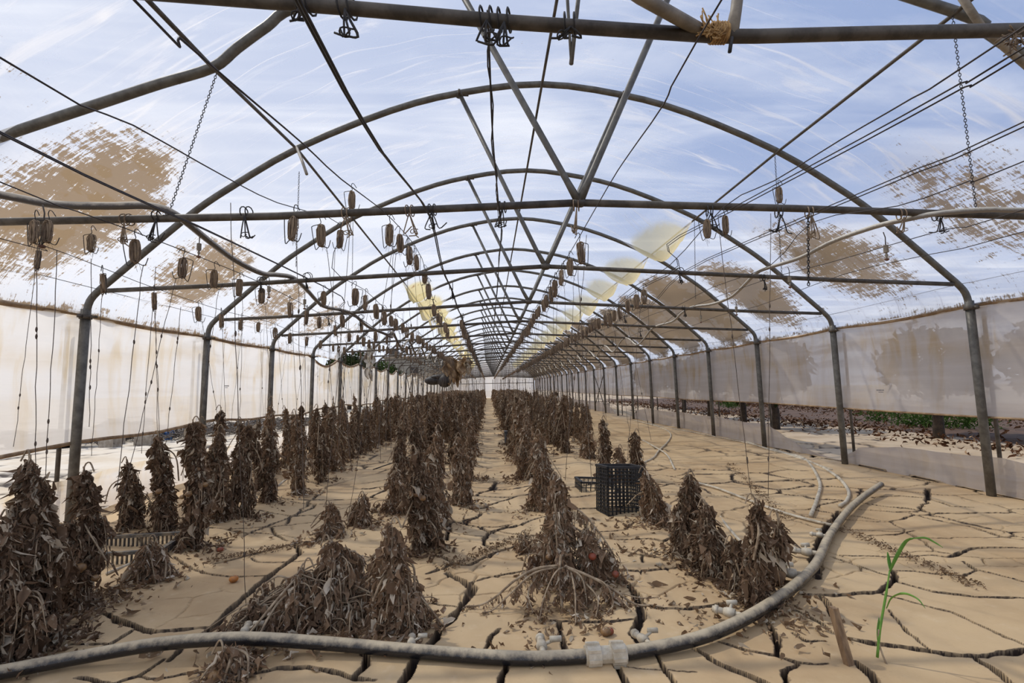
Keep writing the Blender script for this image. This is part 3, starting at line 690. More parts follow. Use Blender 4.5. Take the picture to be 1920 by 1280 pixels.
# central drop cord (double twisted)
P0 = [at(914, 20, 1.5), at(918, 120, 1.75), at(924, 260, 2.2), at(931, 340, 2.7), at(936, 398, 3.0), at(940, 430, 3.4), at(935, 500, 4.74), at(928, 590, 6.7)]
P0 += [Vector((P0[-1].x, y, 2.1+(0 if k % 2 else -.04))) for k, y in enumerate(np.arange(8.7, 50, 2))]
P1 = smooth_path(P0, 4)
o = MB().tube(P1, .004, 5).tube([p+Vector((.008*math.sin(i*1.3), .0, -.008)) for i, p in enumerate(P1)], .003, 5).build('crop_wire', M_black)
tag(o, 'dark twisted double cord running down the centre line', 'wire', 'lengthwise wires under the roof')

# ------------------------------------------------------------------ black ties on the crossbars
def tie(p, L, seed, nm, m=None, thick=.0045):
    rr = random.Random(seed); mb = MB(); p = Vector(p)
    for j in range(2):
        mb.tube([p+Vector((-.014+.03*j+.028*math.cos(a)*.3, .034*math.cos(a), .034*math.sin(a))) for a in np.linspace(0, 2*PI, 12)], thick*.8, 5)
    a = p+Vector((0, -.02, -.02))
    for j in range(4):
        dx = rr.uniform(-.05, .05)
        mb.tube(smooth_path([a, a+Vector((dx*.5, 0, -L*.5)), a+Vector((dx, .01, -L)), a+Vector((dx+rr.uniform(-.05, .05), .01, -L*rr.uniform(.6, 1.25)))], 3), thick*.8, 5)
    mb.tube([a+Vector((dx*.6+.022*math.cos(q), .01*math.sin(q*2), -L*.85+.013*math.sin(q+.6))) for q in np.linspace(0, 5.4, 12)], thick*.6, 5)
    o = mb.build('cord_tie', m or M_black); return o
ties = [((462,398),3.0,.14,'black cord tied round the near crossbar, left of the long sagging hose','b'), ((298,405),3.0,.13,'black cord hanging where the hose crosses the near crossbar','b'),
 ((810,393),3.0,.10,'small black cord knot on the near crossbar left of centre','b'), ((942,388),3.0,.11,'black looped cord on the near crossbar at the centre cable','b'),
 ((1460,398),3.0,.11,'black cord loop holding a wire under the near crossbar on the right','b'), ((1330,395),3.0,.10,'tangled black cords on the near crossbar beside pale twine','b'),
 ((1757,404),3.0,.09,'black cord knot on the near crossbar near the right hose','b'), ((1690,402),3.0,.1,'grey twine knot on the near crossbar at the right hose','t'), ((1517,398),3.0,.15,'frayed twine tie trailing from the near crossbar on the right','t'),
 ((650,14),1.5,.085,'black cord loops on the overhead bar, upper left','b'), ((572,6),1.5,.04,'black cord knot where the dark cable leaves the overhead bar','b'), ((912,35),1.5,.06,'black knot of cords on the overhead bar at the centre','b'), ((945,38),1.5,.07,'thick tangle of dark twine on the overhead bar','b'), ((1068,47),1.5,.03,'black band wound round the overhead bar','b'),
 ((650,400),3.0,.12,'pale twine wound round the near crossbar over a roof pipe','t'), ((768,395),3.0,.13,'frayed pale twine dangling from the near crossbar','t'), ((1080,385),3.0,.16,'long pale twine loop beside the V joint of the near crossbar','t'), ((238,412),3.0,.12,'brown twine bundle tied to the near crossbar far left','t')]
for i, (p, d, L, lab, k) in enumerate(ties):
    tag(tie(at(*p, d), L, i, 0, M_black if k == 'b' else M_twine), lab, 'cord')
tp_ = tie((0, 0, 0), .1, 77, 0); n = 0
cnt = 0
for hi in range(2, 12):
    for key in ('C', 'B', 'cab', 'R2', 'R4'):
        x, z = zat(key, HOOPY[hi]); o = tp_ if n == 0 else tp_.copy()
        if n: C.objects.link(o)
        n += 1; o.location = (x, HOOPY[hi], z+.03); o.rotation_euler.z = R.uniform(-1, 1)
        nm = dict(C='wire over the leftmost rows', B='dark double wire', cab='cable left of centre', R2='taut double wire', R4='wire right of the hose')[key]
        tag(o, 'black cord tie on the %s crossbar at the %s' % (ORD[hi], nm), 'cord', 'black ties on the crossbars')
# orange-straw twine clump on the overhead bar
mb = MB()
for i in range(46):
    a = at(1340+R.uniform(-16, 14), 62+R.uniform(-6, 8), 1.47); b = a+Vector((R.uniform(-.045, .03), R.uniform(-.02, .01), R.uniform(-.03, .075)))
    mb.tube([a, (a+b)/2+Vector((R.uniform(-.01, .01), 0, 0)), b], .0025, 4)
for j in range(6): mb.tube([at(1335+j*5, 62, 1.5)+Vector((0, .03*math.cos(q), .03*math.sin(q))) for q in np.linspace(0, 6.3, 12)], .005, 5)
tag(mb.build('twine_knot', simple('straw_twine', c3(196, 158, 104), c3(140, 106, 66), 60, .9, .2)), 'frayed straw-coloured twine knot on the overhead bar', 'twine')
mb = MB()
for i in range(30):
    a = at(1905+R.uniform(-12, 16), 72+R.uniform(-12, 12), 1.47); b = a+Vector((R.uniform(-.06, .03), R.uniform(-.02, .01), R.uniform(-.05, .03)))
    mb.tube([a, (a+b)/2+Vector((R.uniform(-.01, .01), 0, 0)), b], .0025, 4)
tag(mb.build('twine_knot', M_twine), 'frayed twine knot at the right end of the overhead bar', 'twine')

# ------------------------------------------------------------------ chains
def chain(name, a, b, label, link=.022, r=.0016):
    a = Vector(a); b = Vector(b); L = (b-a).length; n = int(L/link*1.25); mb = MB()
    d = (b-a).normalized(); u = d.orthogonal().normalized(); w = d.cross(u)
    for i in range(n):
        c = a+(b-a)*((i+.5)/n); s = u if i % 2 else w; h = L/n*.66
        mb.tube([c+d*math.cos(q)*h+s*math.sin(q)*h*.55 for q in np.linspace(0, 2*PI, 9)], r, 4, False)
    tag(mb.build(name, M_black), label, 'chain', 'chains hanging from the roof pipes')
chain('hanging_chain', at(406, 138, 3.1), at(318, 396, 3.0), 'longest chain, from the left roof pipe down to the sagging hose', r=.002)
chain('hanging_chain', at(1786, 30, 2.8), at(1830, 392, 2.95), 'long chain from the right roof pipe down to the grey hose', r=.002)
chain('hanging_chain', at(561, 322, 4.7), at(555, 500, 4.73), 'thin chain behind the second hoop on the left')
chain('hanging_chain', at(1453, 292, 4.7), at(1466, 520, 4.7), 'thin chain on the right beside a hooked hank')
chain('hanging_chain', at(662, 402, 6.6), at(660, 560, 6.7), 'small chain on the left at the third hoop from the camera beyond')
chain('hanging_chain', at(1302, 410, 6.6), at(1304, 560, 6.7), 'small chain on the right beyond the yellow pocket')
chain('hanging_chain', at(1515, 405, 3.0), at(1516, 535, 3.0), 'heavy short chain twisted with twine under the near crossbar', r=.003)

# ------------------------------------------------------------------ irrigation hoses and drippers
def hose(name, pts, r, m, label, cat='hose', n=10, k=5):
    o = MB().tube(smooth_path(pts, k), r, n).build(name, m); return tag(o, label, cat)
hl = [at(-160,340,2.5), at(0,365,2.7), at(100,383,2.8), at(200,386,2.9), at(280,386,2.95), at(330,403,3.05), at(390,450,3.5), at(440,487,4.0), at(490,512,4.4), at(520,515,4.6), at(550,521,4.8), at(575,543,5.3), at(605,573,6.0), at(640,581,6.5), at(664,590,6.8), at(690,612,7.6), at(720,625,8.4), at(735,632,8.9)]
x = hl[-1].x
for k in range(2, 13):
    y = D0+S*k; hl += [Vector((x, y+.25, 2.13)), Vector((x, y+1.1, 1.92)), Vector((x, y+1.75, 2.1))]
hoseL = hose('irrigation_hose', hl, .0215, M_hose2, 'long sagging grey hose draped over the crossbars on the left')
hr = [at(2080,390,2.8), at(1920,394,2.85), at(1850,393,2.9), at(1760,400,2.95), at(1700,411,3.05), at(1640,425,3.3), at(1560,453,3.8), at(1500,483,4.2), at(1440,502,4.65), at(1418,512,4.8), at(1395,535,5.3), at(1370,557,5.8), at(1335,570,6.4), at(1300,575,6.75), at(1280,585,7.2), at(1262,602,7.8), at(1235,610,8.6)]
x = hr[-1].x
for k in range(2, 13):
    y = D0+S*k; hr += [Vector((x, y+.25, 2.13)), Vector((x, y+1.1, 1.92)), Vector((x, y+1.75, 2.1))]
hoseR = hose('irrigation_hose', hr, .0165, hose_mat('pale_dusty_hose', c3(206, 198, 182), c3(140, 132, 122), -.3, .5), 'long pale hose draped over the crossbars on the right')
def dripper(top, L, label, s=1.):
    t_ = empty('hanging_sprinkler', top); tag(t_, label, 'sprinkler', 'sprinklers hanging from the hoses')
    MB().tube([(0, 0, 0), (.012*s, 0, -L*.4), (.010*s, 0, -L)], .0035*s, 6).build('feed_tube', M_steeld, t_)
    mb = MB()
    for j in range(7): mb.tube([(.01*s, 0, -L-.008*s*j), (.01*s, 0, -L-.008*s*j-.005*s)], .017*s, 10)
    mb.tube([(.01*s, 0, -L), (.01*s, 0, -L-.055*s)], .013*s, 8); mb.build('weight', M_pipel, t_)
    MB().tube([(.01*s, 0, -L-.055*s), (.01*s, 0, -L-.07*s), (.01*s, 0, -L-.075*s), (.01*s, 0, -L-.09*s), (.01*s, 0, -L-.10*s)], [.005*s, .009*s, .011*s, .005*s, .005*s], 8).build('neck', M_pipel, t_)
    MB().tube([(.01*s, 0, -L-.10*s), (.01*s, 0, -L-.108*s), (.01*s, 0, -L-.116*s)], [.014*s, .017*s, .006*s], 10).build('spray_head', simple('rusty_plastic', c3(120, 80, 62), c3(90, 66, 54), 20), t_)
    return t_
dripper(at(80, 384, 2.6), .11, 'large sprinkler weight hanging from the left hose at the left edge', 1.0)
dripper(at(372, 432, 3.4), .09, 'sprinkler hanging under the left hose where it first dips', .85)
dripper(at(503, 516, 4.45), .10, 'sprinkler under the left hose at the second crossbar', .9)
dripper(at(570, 545, 5.2), .09, 'small sprinkler under the left hose past the second crossbar', .9)
dripper(at(676, 600, 7.3), .08, 'tiny sprinkler under the left hose far along', .9)
dripper(at(1656, 435, 3.15), .09, 'sprinkler hanging under the pale right hose, nearest one', .9)
dripper(at(1477, 500, 4.3), .09, 'second sprinkler hanging under the pale right hose', .9)
dripper(at(1378, 560, 5.6), .09, 'third sprinkler hanging under the pale right hose', .9)
dripper(at(1312, 580, 6.6), .08, 'fourth sprinkler hanging under the pale right hose', .9)

# ------------------------------------------------------------------ twine hanks on hooks
def make_hank(seed):
    rr = random.Random(seed)
    t_ = empty('twine_hank')
    MB().tube(smooth_path([(.030, 0, .0), (.012, 0, .028), (0, 0, .03), (-.004, 0, .01), (.0, 0, -.02), (-.045, 0, -.03), (-.05, 0, -.05), (-.036, 0, -.145), (-.028, 0, -.16), (-.018, 0, -.150), (.0, 0, -.14), (.03, 0, -.155), (.042, 0, -.148), (.052, 0, -.115)], 3), .0022, 5).build('hook', M_black, t_)
    mb = MB()
    for j in range(13):
        w = .020*rr.uniform(.45, 1); yy = rr.uniform(-.014, .014); h = .058*rr.uniform(.85, 1.08); cx = rr.uniform(-.004, .004); e4 = 3.2
        mb.tube([(cx+w*math.copysign(abs(math.cos(a))**(2/e4), math.cos(a))+rr.uniform(-.002, .002), yy+rr.uniform(-.002, .002), -.085+h*math.copysign(abs(math.sin(a))**(2/e4), math.sin(a))) for a in np.linspace(0, 2*PI, 17)], .0026, 4, False)
    mb.tube([(-.004, 0, -.036), (0, .002, -.085), (.003, 0, -.134)], [.011, .008, .011], 6)
    for j in range(5):
        a = rr.uniform(0, 6); mb.tube([(.015*math.cos(a), .01*math.sin(a), -.14), (.02*math.cos(a)+rr.uniform(-.02, .02), .01, -.14-rr.uniform(.01, .06))], .0008, 3, False)
    mb.build('twine_bundle', M_twine, t_)
    return t_
def string_mesh(dx, dy, L, seed, n=14):
    rr = random.Random(seed); mb = MB(); P = []
    for i in range(n+1):
        f = i/n; P.append((.03+dx*f+rr.uniform(-.003, .003), dy*f+rr.uniform(-.003, .003), -.15-L*f))
    mb.tube(P, .0016, 4, False)
    for j in range(rr.randint(1, 3)):
        p = Vector(P[rr.randint(3, n-2)]); mb.ball(p, .005, 5, 4, (1, 1, 2.5))
    return mb.build('string', M_string)
hanks = [make_hank(i) for i in range(5)]
strs = [string_mesh(dx, dy, L, i) for i, (dx, dy, L) in enumerate([(.0, 0, 1.15), (.08, .05, 1.2), (-.1, .02, 1.1), (-.18, -.05, 1.25), (.16, 0, 1.2), (.02, .1, 1.0), (.03, -.1, 1.7), (-.04, 0, 1.75)])]
str_used = [False]*8; hank_used = [False]*5
WN = dict(A='upper left thin wire', A2='wire just left of centre', cab='dark cable left of centre', C='wire above the leftmost rows', D='wire near the left shoulder', B='dark double wire', R0='wire just right of centre', R1='densely hung right wire', R2='taut double wire on the right')
plan = []
def row(key, y0, y1, step, jit=.12):
    y = y0
    while y < y1:
        plan.append((key, y)); y += step*(1+R.uniform(-.35, .35))
row('A', 3.0, 19, .42); row('A2', 3.1, 8, .45); row('cab', 6.6, 25, .42); row('C', 3.05, 17, .52); row('D', 3.4, 13, .55); row('B', 5.2, 13, .7)
row('R0', 3.25, 25, .36); row('R1', 4.6, 26, .27); row('R2', 6, 15, .8)
plan = plan[:292]; counts = {}; hank_xy = []
for key, y in plan:
    i = R.randrange(5); src = hanks[i]; x, z = zat(key, y)
    if hank_used[i]: o = copy_tree(src)
    else: o = src; hank_used[i] = True; KIDS[src.name] = list(src.children)
    j = R.choice([0, 0, 1, 2, 3, 4, 5])
    st = strs[j].copy(); C.objects.link(st); st.parent = o
    o.location = (x, y, z-.015); o.rotation_euler = (R.uniform(-.1, .1), R.uniform(-.06, .06), R.uniform(-.9, .9)+(PI if R.random() < .4 else 0))
    s = R.uniform(1.0, 1.3); o.scale = (s, s, s)
    c = counts.get(key, 0); counts[key] = c+1
    if c < 8: lab = 'twine hank, %s from the camera on the %s' % (ORD[c], WN[key])
    else: lab = 'twine hank far along the %s' % WN[key]
    tag(o, lab, 'twine', 'twine hanks on the '+WN[key])
    hank_xy.append((x, y))
for s_ in strs: bpy.data.objects.remove(s_)
# extra hanks seen singly near the camera
for (p, d, lab) in [((660, 352), 3.2, 'hank of twine high on the left of centre, above the near crossbar'), ((1460, 345), 3.4, 'slim hank on a long black hook hanging high on the right'), ((1358, 398), 2.95, 'thick pale hank tied under the near crossbar on the right'),
                    ((1325, 405), 2.97, 'looser pale hank beside the thick one on the right'), ((172, 432), 3.2, 'single hank near the left edge under the sagging hose'), ((66, 405), 2.55, 'bunch of looped twine at the far left crossbar'), ((92, 405), 2.6, 'thick looped hank behind the large sprinkler weight')]:
    o = copy_tree(hanks[R.randrange(5)])
    for ch in list(o.children):
        if ch.name.startswith('string'): bpy.data.objects.remove(ch)
    o.location = at(*p, d); o.rotation_euler = (0, 0, R.uniform(-.3, .3)); o.scale = (.95, .95, .95); tag(o, lab, 'twine')
    if 'group' in o: del o['group']
# distant hanks nobody could count
mb = MB()
for key, y0, y1, st_ in (('cab', 25, 52, .5), ('R0', 25, 52, .42), ('R1', 26, 52, .33), ('A', 17, 48, .7), ('C', 17, 48, .7)):
    for y in np.arange(y0, y1, st_):
        x, z = zat(key, y); x += R.uniform(-.02, .02); y += R.uniform(-.1, .1)
        mb.tube([(x, y, z), (x+R.uniform(-.02, .02), y, z-.03), (x, y, z-.15)], [.006, .018, .012], 5)
        mb.tube([(x, y, z-.15), (x+R.uniform(-.1, .1), y, z-1.3)], .002, 3, False)
tag(mb.build('distant_twine_hanks', M_twine), 'far-off twine hanks hanging in rows down the tunnel', 'twine', kind='stuff')
# tall plain strings nearest the camera
sl_ = [((70, 462), (66, 900), 2.7, 'straight string hanging down the far left edge'), ((108, 470), (85, 900), 2.75, 'slanting knotted string at the far left'), ((172, 485), (168, 800), 3.1, 'string beside the nearest left post'),
       ((292, 500), (265, 850), 3.5, 'string with a knot above the second plant'), ((290, 570), (300, 830), 3.6, 'string crossing in a V with its neighbour on the left'), ((340, 575), (310, 840), 3.8, 'string slanting down left of the third plant'), ((432, 380), (462, 1140), 2.55, 'single long string reaching the mud in front of a small heap'),
       ((928, 300), (935, 420), 2.6, 'short dark string end beside the centre cord'), ((1350, 440), (1410, 935), 2.9, 'long string slanting down to the lone plant on the right'), ((1445, 400), (1440, 930), 2.95, 'thin upright string on the right'), ((1100, 440), (1060, 900), 3.3, 'string dropping into the centre right plant'), ((660, 400), (610, 960), 3.4, 'string slanting down to the small twin plants'),
       ((740, 440), (655, 960), 3.6, 'long slack string left of centre')]
for a, b, d, lab in sl_:
    A_, B_ = at(*a, d), at(*b, d+.3)
    mb = MB().tube([A_+(B_-A_)*(i/12)+Vector((R.uniform(-.004, .004), 0, 0)) for i in range(13)], .0019, 5)
    for j in range(3): mb.ball(A_+(B_-A_)*R.uniform(.2, .9), .006, 5, 4, (1, 1, 2.6))
    tag(mb.build('hanging_string', M_string), lab, 'string')

# ------------------------------------------------------------------ withered plants
def leaves(P, D, L, Wd, seed):
    """arrays of curled leaves; returns V,F"""
    rs = np.random.RandomState(seed); n = len(P)
    D = D/np.linalg.norm(D, axis=1, keepdims=True)
    s = rs.normal(size=(n, 3)); s -= D*(s*D).sum(1, keepdims=True); s /= np.linalg.norm(s, axis=1, keepdims=True)
    nn = np.cross(D, s); curl = rs.uniform(-.9, .9, n); fold = rs.uniform(.1, 1.3, n)
    V = np.zeros((n, 4, 3, 3))
    for i, (t_, w) in enumerate(((0, .25), (.35, 1), (.7, .75), (1, .08))):
        jit = rs.normal(size=(n, 3))*L[:, None]*.10
        c = P+D*(L*t_)[:, None]+nn*(L*curl*t_*t_)[:, None]+jit
        for j, q in enumerate((-1, 0, 1)):
            V[:, i, j] = c+s*(Wd*w*q*.5*rs.uniform(.6, 1.2, n))[:, None]+nn*(Wd*w*fold*abs(q)*.5)[:, None]
    base = np.arange(n)[:, None, None]*12
    i = np.arange(3)[:, None]*3+np.arange(2)[None, :]
    q = np.stack([i, i+1, i+4, i+3], -1).reshape(-1, 4)
    return V.reshape(-1, 3), (base+q[None]).reshape(-1, 4)
def make_plant(seed, Hh, Rr, nb=46, per=15, lean=(0, 0), heap=False, m=None, fruits=0, lsize=1., skirt=.6, name='withered_tomato_plant', spread=1., slope=0.):
    rr = random.Random(seed); rs = np.random.RandomState(seed)
    t_ = empty(name)
    st = MB(); tw = MB(); mains = []
    # stems: one hung upright by its string, the others slumped against it
    nm_ = rr.randint(2, 3) if not heap else 5
    for j in range(nm_):
        a = rr.uniform(0, 6.28); P = []; top = Hh*(1 if j == 0 else rr.uniform(.5, .88)); ph = rr.uniform(0, 6)
        fx = math.cos(a)*Rr*(rr.uniform(.25, .6) if not heap else rr.uniform(.7, 1.15))*(0 if j == 0 else 1)
        fy = math.sin(a)*Rr*(rr.uniform(.25, .6) if not heap else rr.uniform(.3, .7))*(0 if j == 0 else 1)
        for i in range(9):
            f = i/8; g_ = (1-f)**(1.3 if heap else .8)
            P.append(Vector((fx*g_+lean[0]*f+.02*math.sin(f*6+ph), fy*g_+lean[1]*f+.02*math.cos(f*5+ph), top*f)))
        if j: P.append(P[-1]+Vector((rr.uniform(-.04, .04), rr.uniform(-.03, .03), -.06)))
        P = smooth_path(P, 3); mains.append(P)
        st.tube(P, [.008*(1-.5*i/len(P)) for i in range(len(P))], 6)
    hk = mains[0][-1]; sg = rr.choice((-1, 1))
    tw.tube(smooth_path([hk-Vector((0, 0, .10)), hk+Vector((.005*sg, 0, 0)), hk+Vector((.025*sg, .01, .02)), hk+Vector((.05*sg, .01, -.03))], 3), .004, 5, False)
    LP = []; LD = []; LL = []; LW = []
    def bunch(c, n, down, big=1.):
        # leaflets dangling from one point, crumpled together
        L0 = rr.uniform(.03, .085)*big
        for k in range(n):
            f = k/max(n-1, 1)
            LP.append((c.x+rr.gauss(0, .010), c.y+rr.gauss(0, .010), max(c.z-f*down+rr.gauss(0, .008), .012)))
            sp_ = rr.choice((.12, .22, .5)); LD.append((rr.gauss(0, sp_), rr.gauss(0, sp_), -1+rr.gauss(0, .2)))
            l = L0*rr.uniform(.45, 1.15)*lsize; l = min(l, max(LP[-1][2]*1.1, .03)); LL.append(l); LW.append(l*rr.choice((.18, .28, .45, .7)))
    for b in range(nb):
        P = mains[0] if rr.random() < (.45 if not heap else .25) else mains[rr.randrange(nm_)]
        f = rr.random()**.9; f = .05+.95*f; p = P[int(f*(len(P)-1))].copy(); a = rr.uniform(0, 2*PI); hrel = min(p.z/Hh, 1)
        prof_ = (.95-.8*hrel**2.4); gap = abs(math.sin(a*1.5+seed)+math.sin(hrel*9+seed*1.3))*.5
        reach = Rr*prof_*(.15+.95*gap)*rr.uniform(.5, 1.1)*spread*(.85 if not heap else .9)
        down = rr.uniform(.05, .16)*(1.15-.5*hrel)
        q1 = p+Vector((math.cos(a)*reach*.7, math.sin(a)*reach*.7, rr.uniform(-.01, .04)*(1-hrel)))
        q2 = p+Vector((math.cos(a)*reach, math.sin(a)*reach, -down*1.15)); q2.z = max(q2.z, .01)
        pth = smooth_path([p, q1, q2], 4); tw.tube(pth, [.0042*(1-.5*i/len(pth)) for i in range(len(pth))], 4, False)
        for k in range(max(1, per//7)):
            g_ = rr.uniform(.15, 1); c = pth[min(int(g_*(len(pth)-1)), len(pth)-1)]
            bunch(c, rr.randint(4, 10), down*.6)
        # pale thin hanging strips
        if rr.random() < .5:
            c = pth[-1]; z1 = max(c.z-rr.uniform(.04, .12), .01); tw.tube([c, Vector((c.x+rr.uniform(-.01, .01), c.y, z1))], .0022, 3, False)
    for j in range(12 if heap else 4):      # long bare stalks
        a = rr.uniform(0, 6.28); r1 = Rr*rr.uniform(.6, 1.3)*(1.2 if heap else .75); h0 = Hh*rr.uniform(.3, .9)
        b_ = Vector((lean[0]*h0/Hh, lean[1]*h0/Hh, h0)); e_ = Vector((math.cos(a)*r1, math.sin(a)*r1*.7, .012)) if heap else b_+Vector((math.cos(a)*r1, math.sin(a)*r1, -h0*.45))
        tw.tube(smooth_path([b_, b_+(e_-b_)*.5+Vector((rr.uniform(-.04, .04), rr.uniform(-.03, .03), .07*rr.random())), e_], 5), rr.uniform(.003, .006), 5, False)
        if heap:
            for k in range(4):
                g_ = rr.uniform(.3, 1); c = b_+(e_-b_)*g_; bunch(c, rr.randint(3, 7), .04)
    for k in range(int(nb*per*.10*skirt)):
        a = rr.uniform(0, 6.28); d_ = Rr*rr.uniform(.2, 1.3)
        LP.append((math.cos(a)*d_, math.sin(a)*d_, rr.uniform(.008, .03))); LD.append((rr.gauss(0, 1), rr.gauss(0, 1), rr.gauss(0, .18)))
        l = rr.uniform(.02, .055)*lsize; LL.append(l); LW.append(l*rr.uniform(.3, .7))
    V, Fc = leaves(np.array(LP), np.array(LD), np.array(LL), np.array(LW), seed)
    V[:, 2] = np.maximum(V[:, 2], .004)
    mesh_np('foliage', V, Fc, m or M_leaf, t_, False)
    st.build('stem', M_stem, t_); tw.build('twigs', M_stem, t_)
    for k in range(fruits):
        a = rr.uniform(3.4, 6.0); h = rr.uniform(.15, .55)*Hh; d_ = Rr*(1-.6*h/Hh)*.8
        mb = MB().ball((math.cos(a)*d_+lean[0]*h, math.sin(a)*d_, h), rr.uniform(.018, .027), 10, 7, (1, 1, .85))
        mb.build('tomato', rr.choice([M_tomd, M_tomd, M_tomd, M_red]), t_)
    return t_
# near plants: foot pixel, top pixel, width (px)
def draped(name, d, paths, label, seed, m=None):
    """branches traced at the depth of the plant, with leaves hanging in bunches from them down towards the mud"""
    rr = random.Random(seed); b0 = at(paths[0][0][0][0], paths[0][0][0][1], d); root = (b0.x, d, 0); t_ = empty(name, root); tag(t_, label, 'plant')
    tw = MB(); LP = []; LD = []; LL = []; LW = []; off = Vector(root)
    for pts, r, dens, hang, dd in paths:
        P = [at(px, py, d+dd*i/max(len(pts)-1, 1))-off for i, (px, py) in enumerate(pts)]
        for p in P: p.z = max(p.z, .012)
        P = smooth_path(P, 6); tw.tube(P, [r*(1-.55*i/len(P)) for i in range(len(P))], 6, False)
        for k in range(dens):
            c = P[rr.randrange(len(P))]; h = min(hang*rr.uniform(.3, 1.1), max(c.z-.015, .01)); n = max(3, int(h/.011)); w = rr.uniform(.006, .018)
            tw.tube([c, c+Vector((rr.uniform(-.01, .01), rr.uniform(-.01, .01), -h))], .0022, 3, False)
            for j in range(n):
                z = c.z-h*j/n; LP.append((c.x+rr.gauss(0, w), c.y+rr.gauss(0, w), max(z, .012))); sp_ = rr.choice((.15, .3, .6)); LD.append((rr.gauss(0, sp_), rr.gauss(0, sp_), -1))
                l = min(rr.uniform(.018, .05), max(z, .02)*1.1+.01); LL.append(l); LW.append(l*rr.choice((.2, .35, .6)))
    V, Fc = leaves(np.array(LP), np.array(LD), np.array(LL), np.array(LW), seed); V[:, 2] = np.maximum(V[:, 2], .004)
    mesh_np('foliage', V, Fc, m or M_leaf, t_, False); tw.build('twigs', M_stem, t_); return t_
def near(fx, fy, tx_, ty, wpx, label, seed, heap=False, dark=False, fruits=0, nb=60, per=16, spread=1., lsize=1.):
    g_ = gr(fx, fy); tpt = at(tx_, ty, g_.y)
    Hh = max(tpt.z, .12); Rr = wpx/F*g_.y*.5
    o = make_plant(seed, Hh, Rr, nb, per, ((tpt.x-g_.x), R.uniform(-.04, .04)), heap, M_leafd if dark else M_leaf, fruits, spread=spread, lsize=lsize)
    o.location = (g_.x, g_.y, 0); tag(o, label, 'plant'); return o
NEAR = [
 (20,1235,30,962,150,'dark brown plant heap cut off by the left edge',1,0,1,1,95),
 (62,1205,78,850,115,'tall dark withered plant in the left corner, topped by a bent tip',2,0,1,2,110),
 (150,1135,168,872,100,'tall withered plant with pale muddy fruit, second from the left edge',3,0,1,3,110),
 (250,1000,246,860,62,'loose withered plant left of the knotted string, beside the low white skirt',4,0,1,0,60),
 (302,1000,300,812,62,'tall thin withered plant in the left rows, third tall one from the left edge',5,0,1,1,80),
 (285,1085,290,1005,60,'short drooping clump with pale leaves at the end of the left crate',6,1,0,0,30),
 (372,1030,372,785,66,'withered plant hanging before the second left post, with reddish fruit',7,0,1,3,85),
 (412,985,408,800,56,'withered plant right behind the reddish-fruited one',8,0,1,0,70),
 (462,975,460,790,52,'withered plant beside the short wooden stump',9,0,1,0,70),
 (508,948,505,802,46,'slim withered plant before the third left post',10,0,1,0,60),
 (556,930,560,770,56,'broad withered plant with a loose skirt, sixth of the left row',11,0,0,0,70),
 (598,905,600,760,50,'withered plant with a tufted tip before the fourth left post',12,0,1,0,60),
 (478,1185,484,1118,80,'small dark heap at the left end of the collapsed foreground plants',13,1,1,0,45),
 (548,1175,560,1062,190,'sprawling collapsed plant just behind the hose, left of centre',14,1,0,0,90),
 (618,1150,625,1008,220,'largest collapsed plant in the foreground, sloping like a tent',15,1,0,0,120),
 (618,1010,622,942,86,'small plump withered plant in the middle distance, left one of a pair',16,0,0,0,60),
 (680,988,680,925,72,'small hooped withered plant, right one of a pair',17,0,0,0,50),
 (735,1180,742,975,140,'tall ragged plant behind the hose, centre left, with pale stalks',18,0,0,0,110),
 (700,1120,690,1085,110,'flattened mat of twigs between the collapsed plants',19,1,0,0,50),
 (745,962,748,872,80,'ragged withered plant leaning left in the centre left row',20,0,0,0,70),
 (792,1035,785,838,96,'tallest thick plant of the centre left row, with a muddy fruit low down',21,0,1,1,110),
 (822,990,815,800,86,'thick plant behind the tallest one in the centre left row',22,0,0,0,90),
 (868,948,858,815,70,'withered plant beside the mud path, left of it',23,0,0,0,70),
 (882,900,880,785,60,'second withered plant along the left edge of the mud path',24,0,0,0,60),
 (1058,1085,1040,890,120,'tall bleached plant right of the path with bare twigs',25,0,0,1,110),
 (1132,1090,1105,985,90,'leaning bleached plant with two reddish fruits',29,0,0,2,70),
 (1022,965,1010,810,92,'tall withered plant on the right edge of the path',30,0,0,0,100),
 (985,902,985,790,72,'withered plant on the right edge of the path behind the tall one',31,0,0,0,80),
 (1288,1042,1290,885,84,'dark thick plant at the upper end of the fallen row on the right',32,0,1,0,100),
 (1338,1078,1325,945,96,'dark slumped plant in the middle of the fallen row on the right',33,0,1,0,90),
 (1390,1105,1378,1012,80,'dark low plant at the lower end of the fallen row on the right',34,0,1,0,70),
 (1428,1140,1418,935,56,'lone narrow plant standing inside the bend of the hose',35,0,1,0,70),
 (1448,1095,1452,960,34,'thin hanging wisp of leaves right of the lone plant',36,0,1,0,26),
 (1228,985,1215,880,86,'withered plant draped over the black crate',37,0,0,0,90),
 (1140,905,1128,782,38,'slender spire-shaped plant behind the black crate',38,0,1,0,55),
 (1165,905,1160,835,44,'short plant between the two slender spires',39,0,0,0,40),
 (1200,905,1188,806,48,'second slender spire-shaped plant right of the crate',40,0,1,0,60),
 (1105,862,1100,790,56,'withered plant at the near end of the right-hand block',41,0,0,0,60),
 (986,1035,986,1012,34,'tiny dry tuft standing alone in the right of the path',42,1,0,0,12),
 (430,1262,435,1225,70,'pale crumpled plant remains in front of the hose, lower left',43,1,0,1,28),
]
for (fx, fy, tx_, ty, wp, lab, sd, hp, dk, fr, nb) in NEAR:
    near(fx, fy, tx_, ty, wp*(1.22 if sd < 13 else 1.08), lab, sd*17, bool(hp), bool(dk), fr, int(nb*1.35), 28)
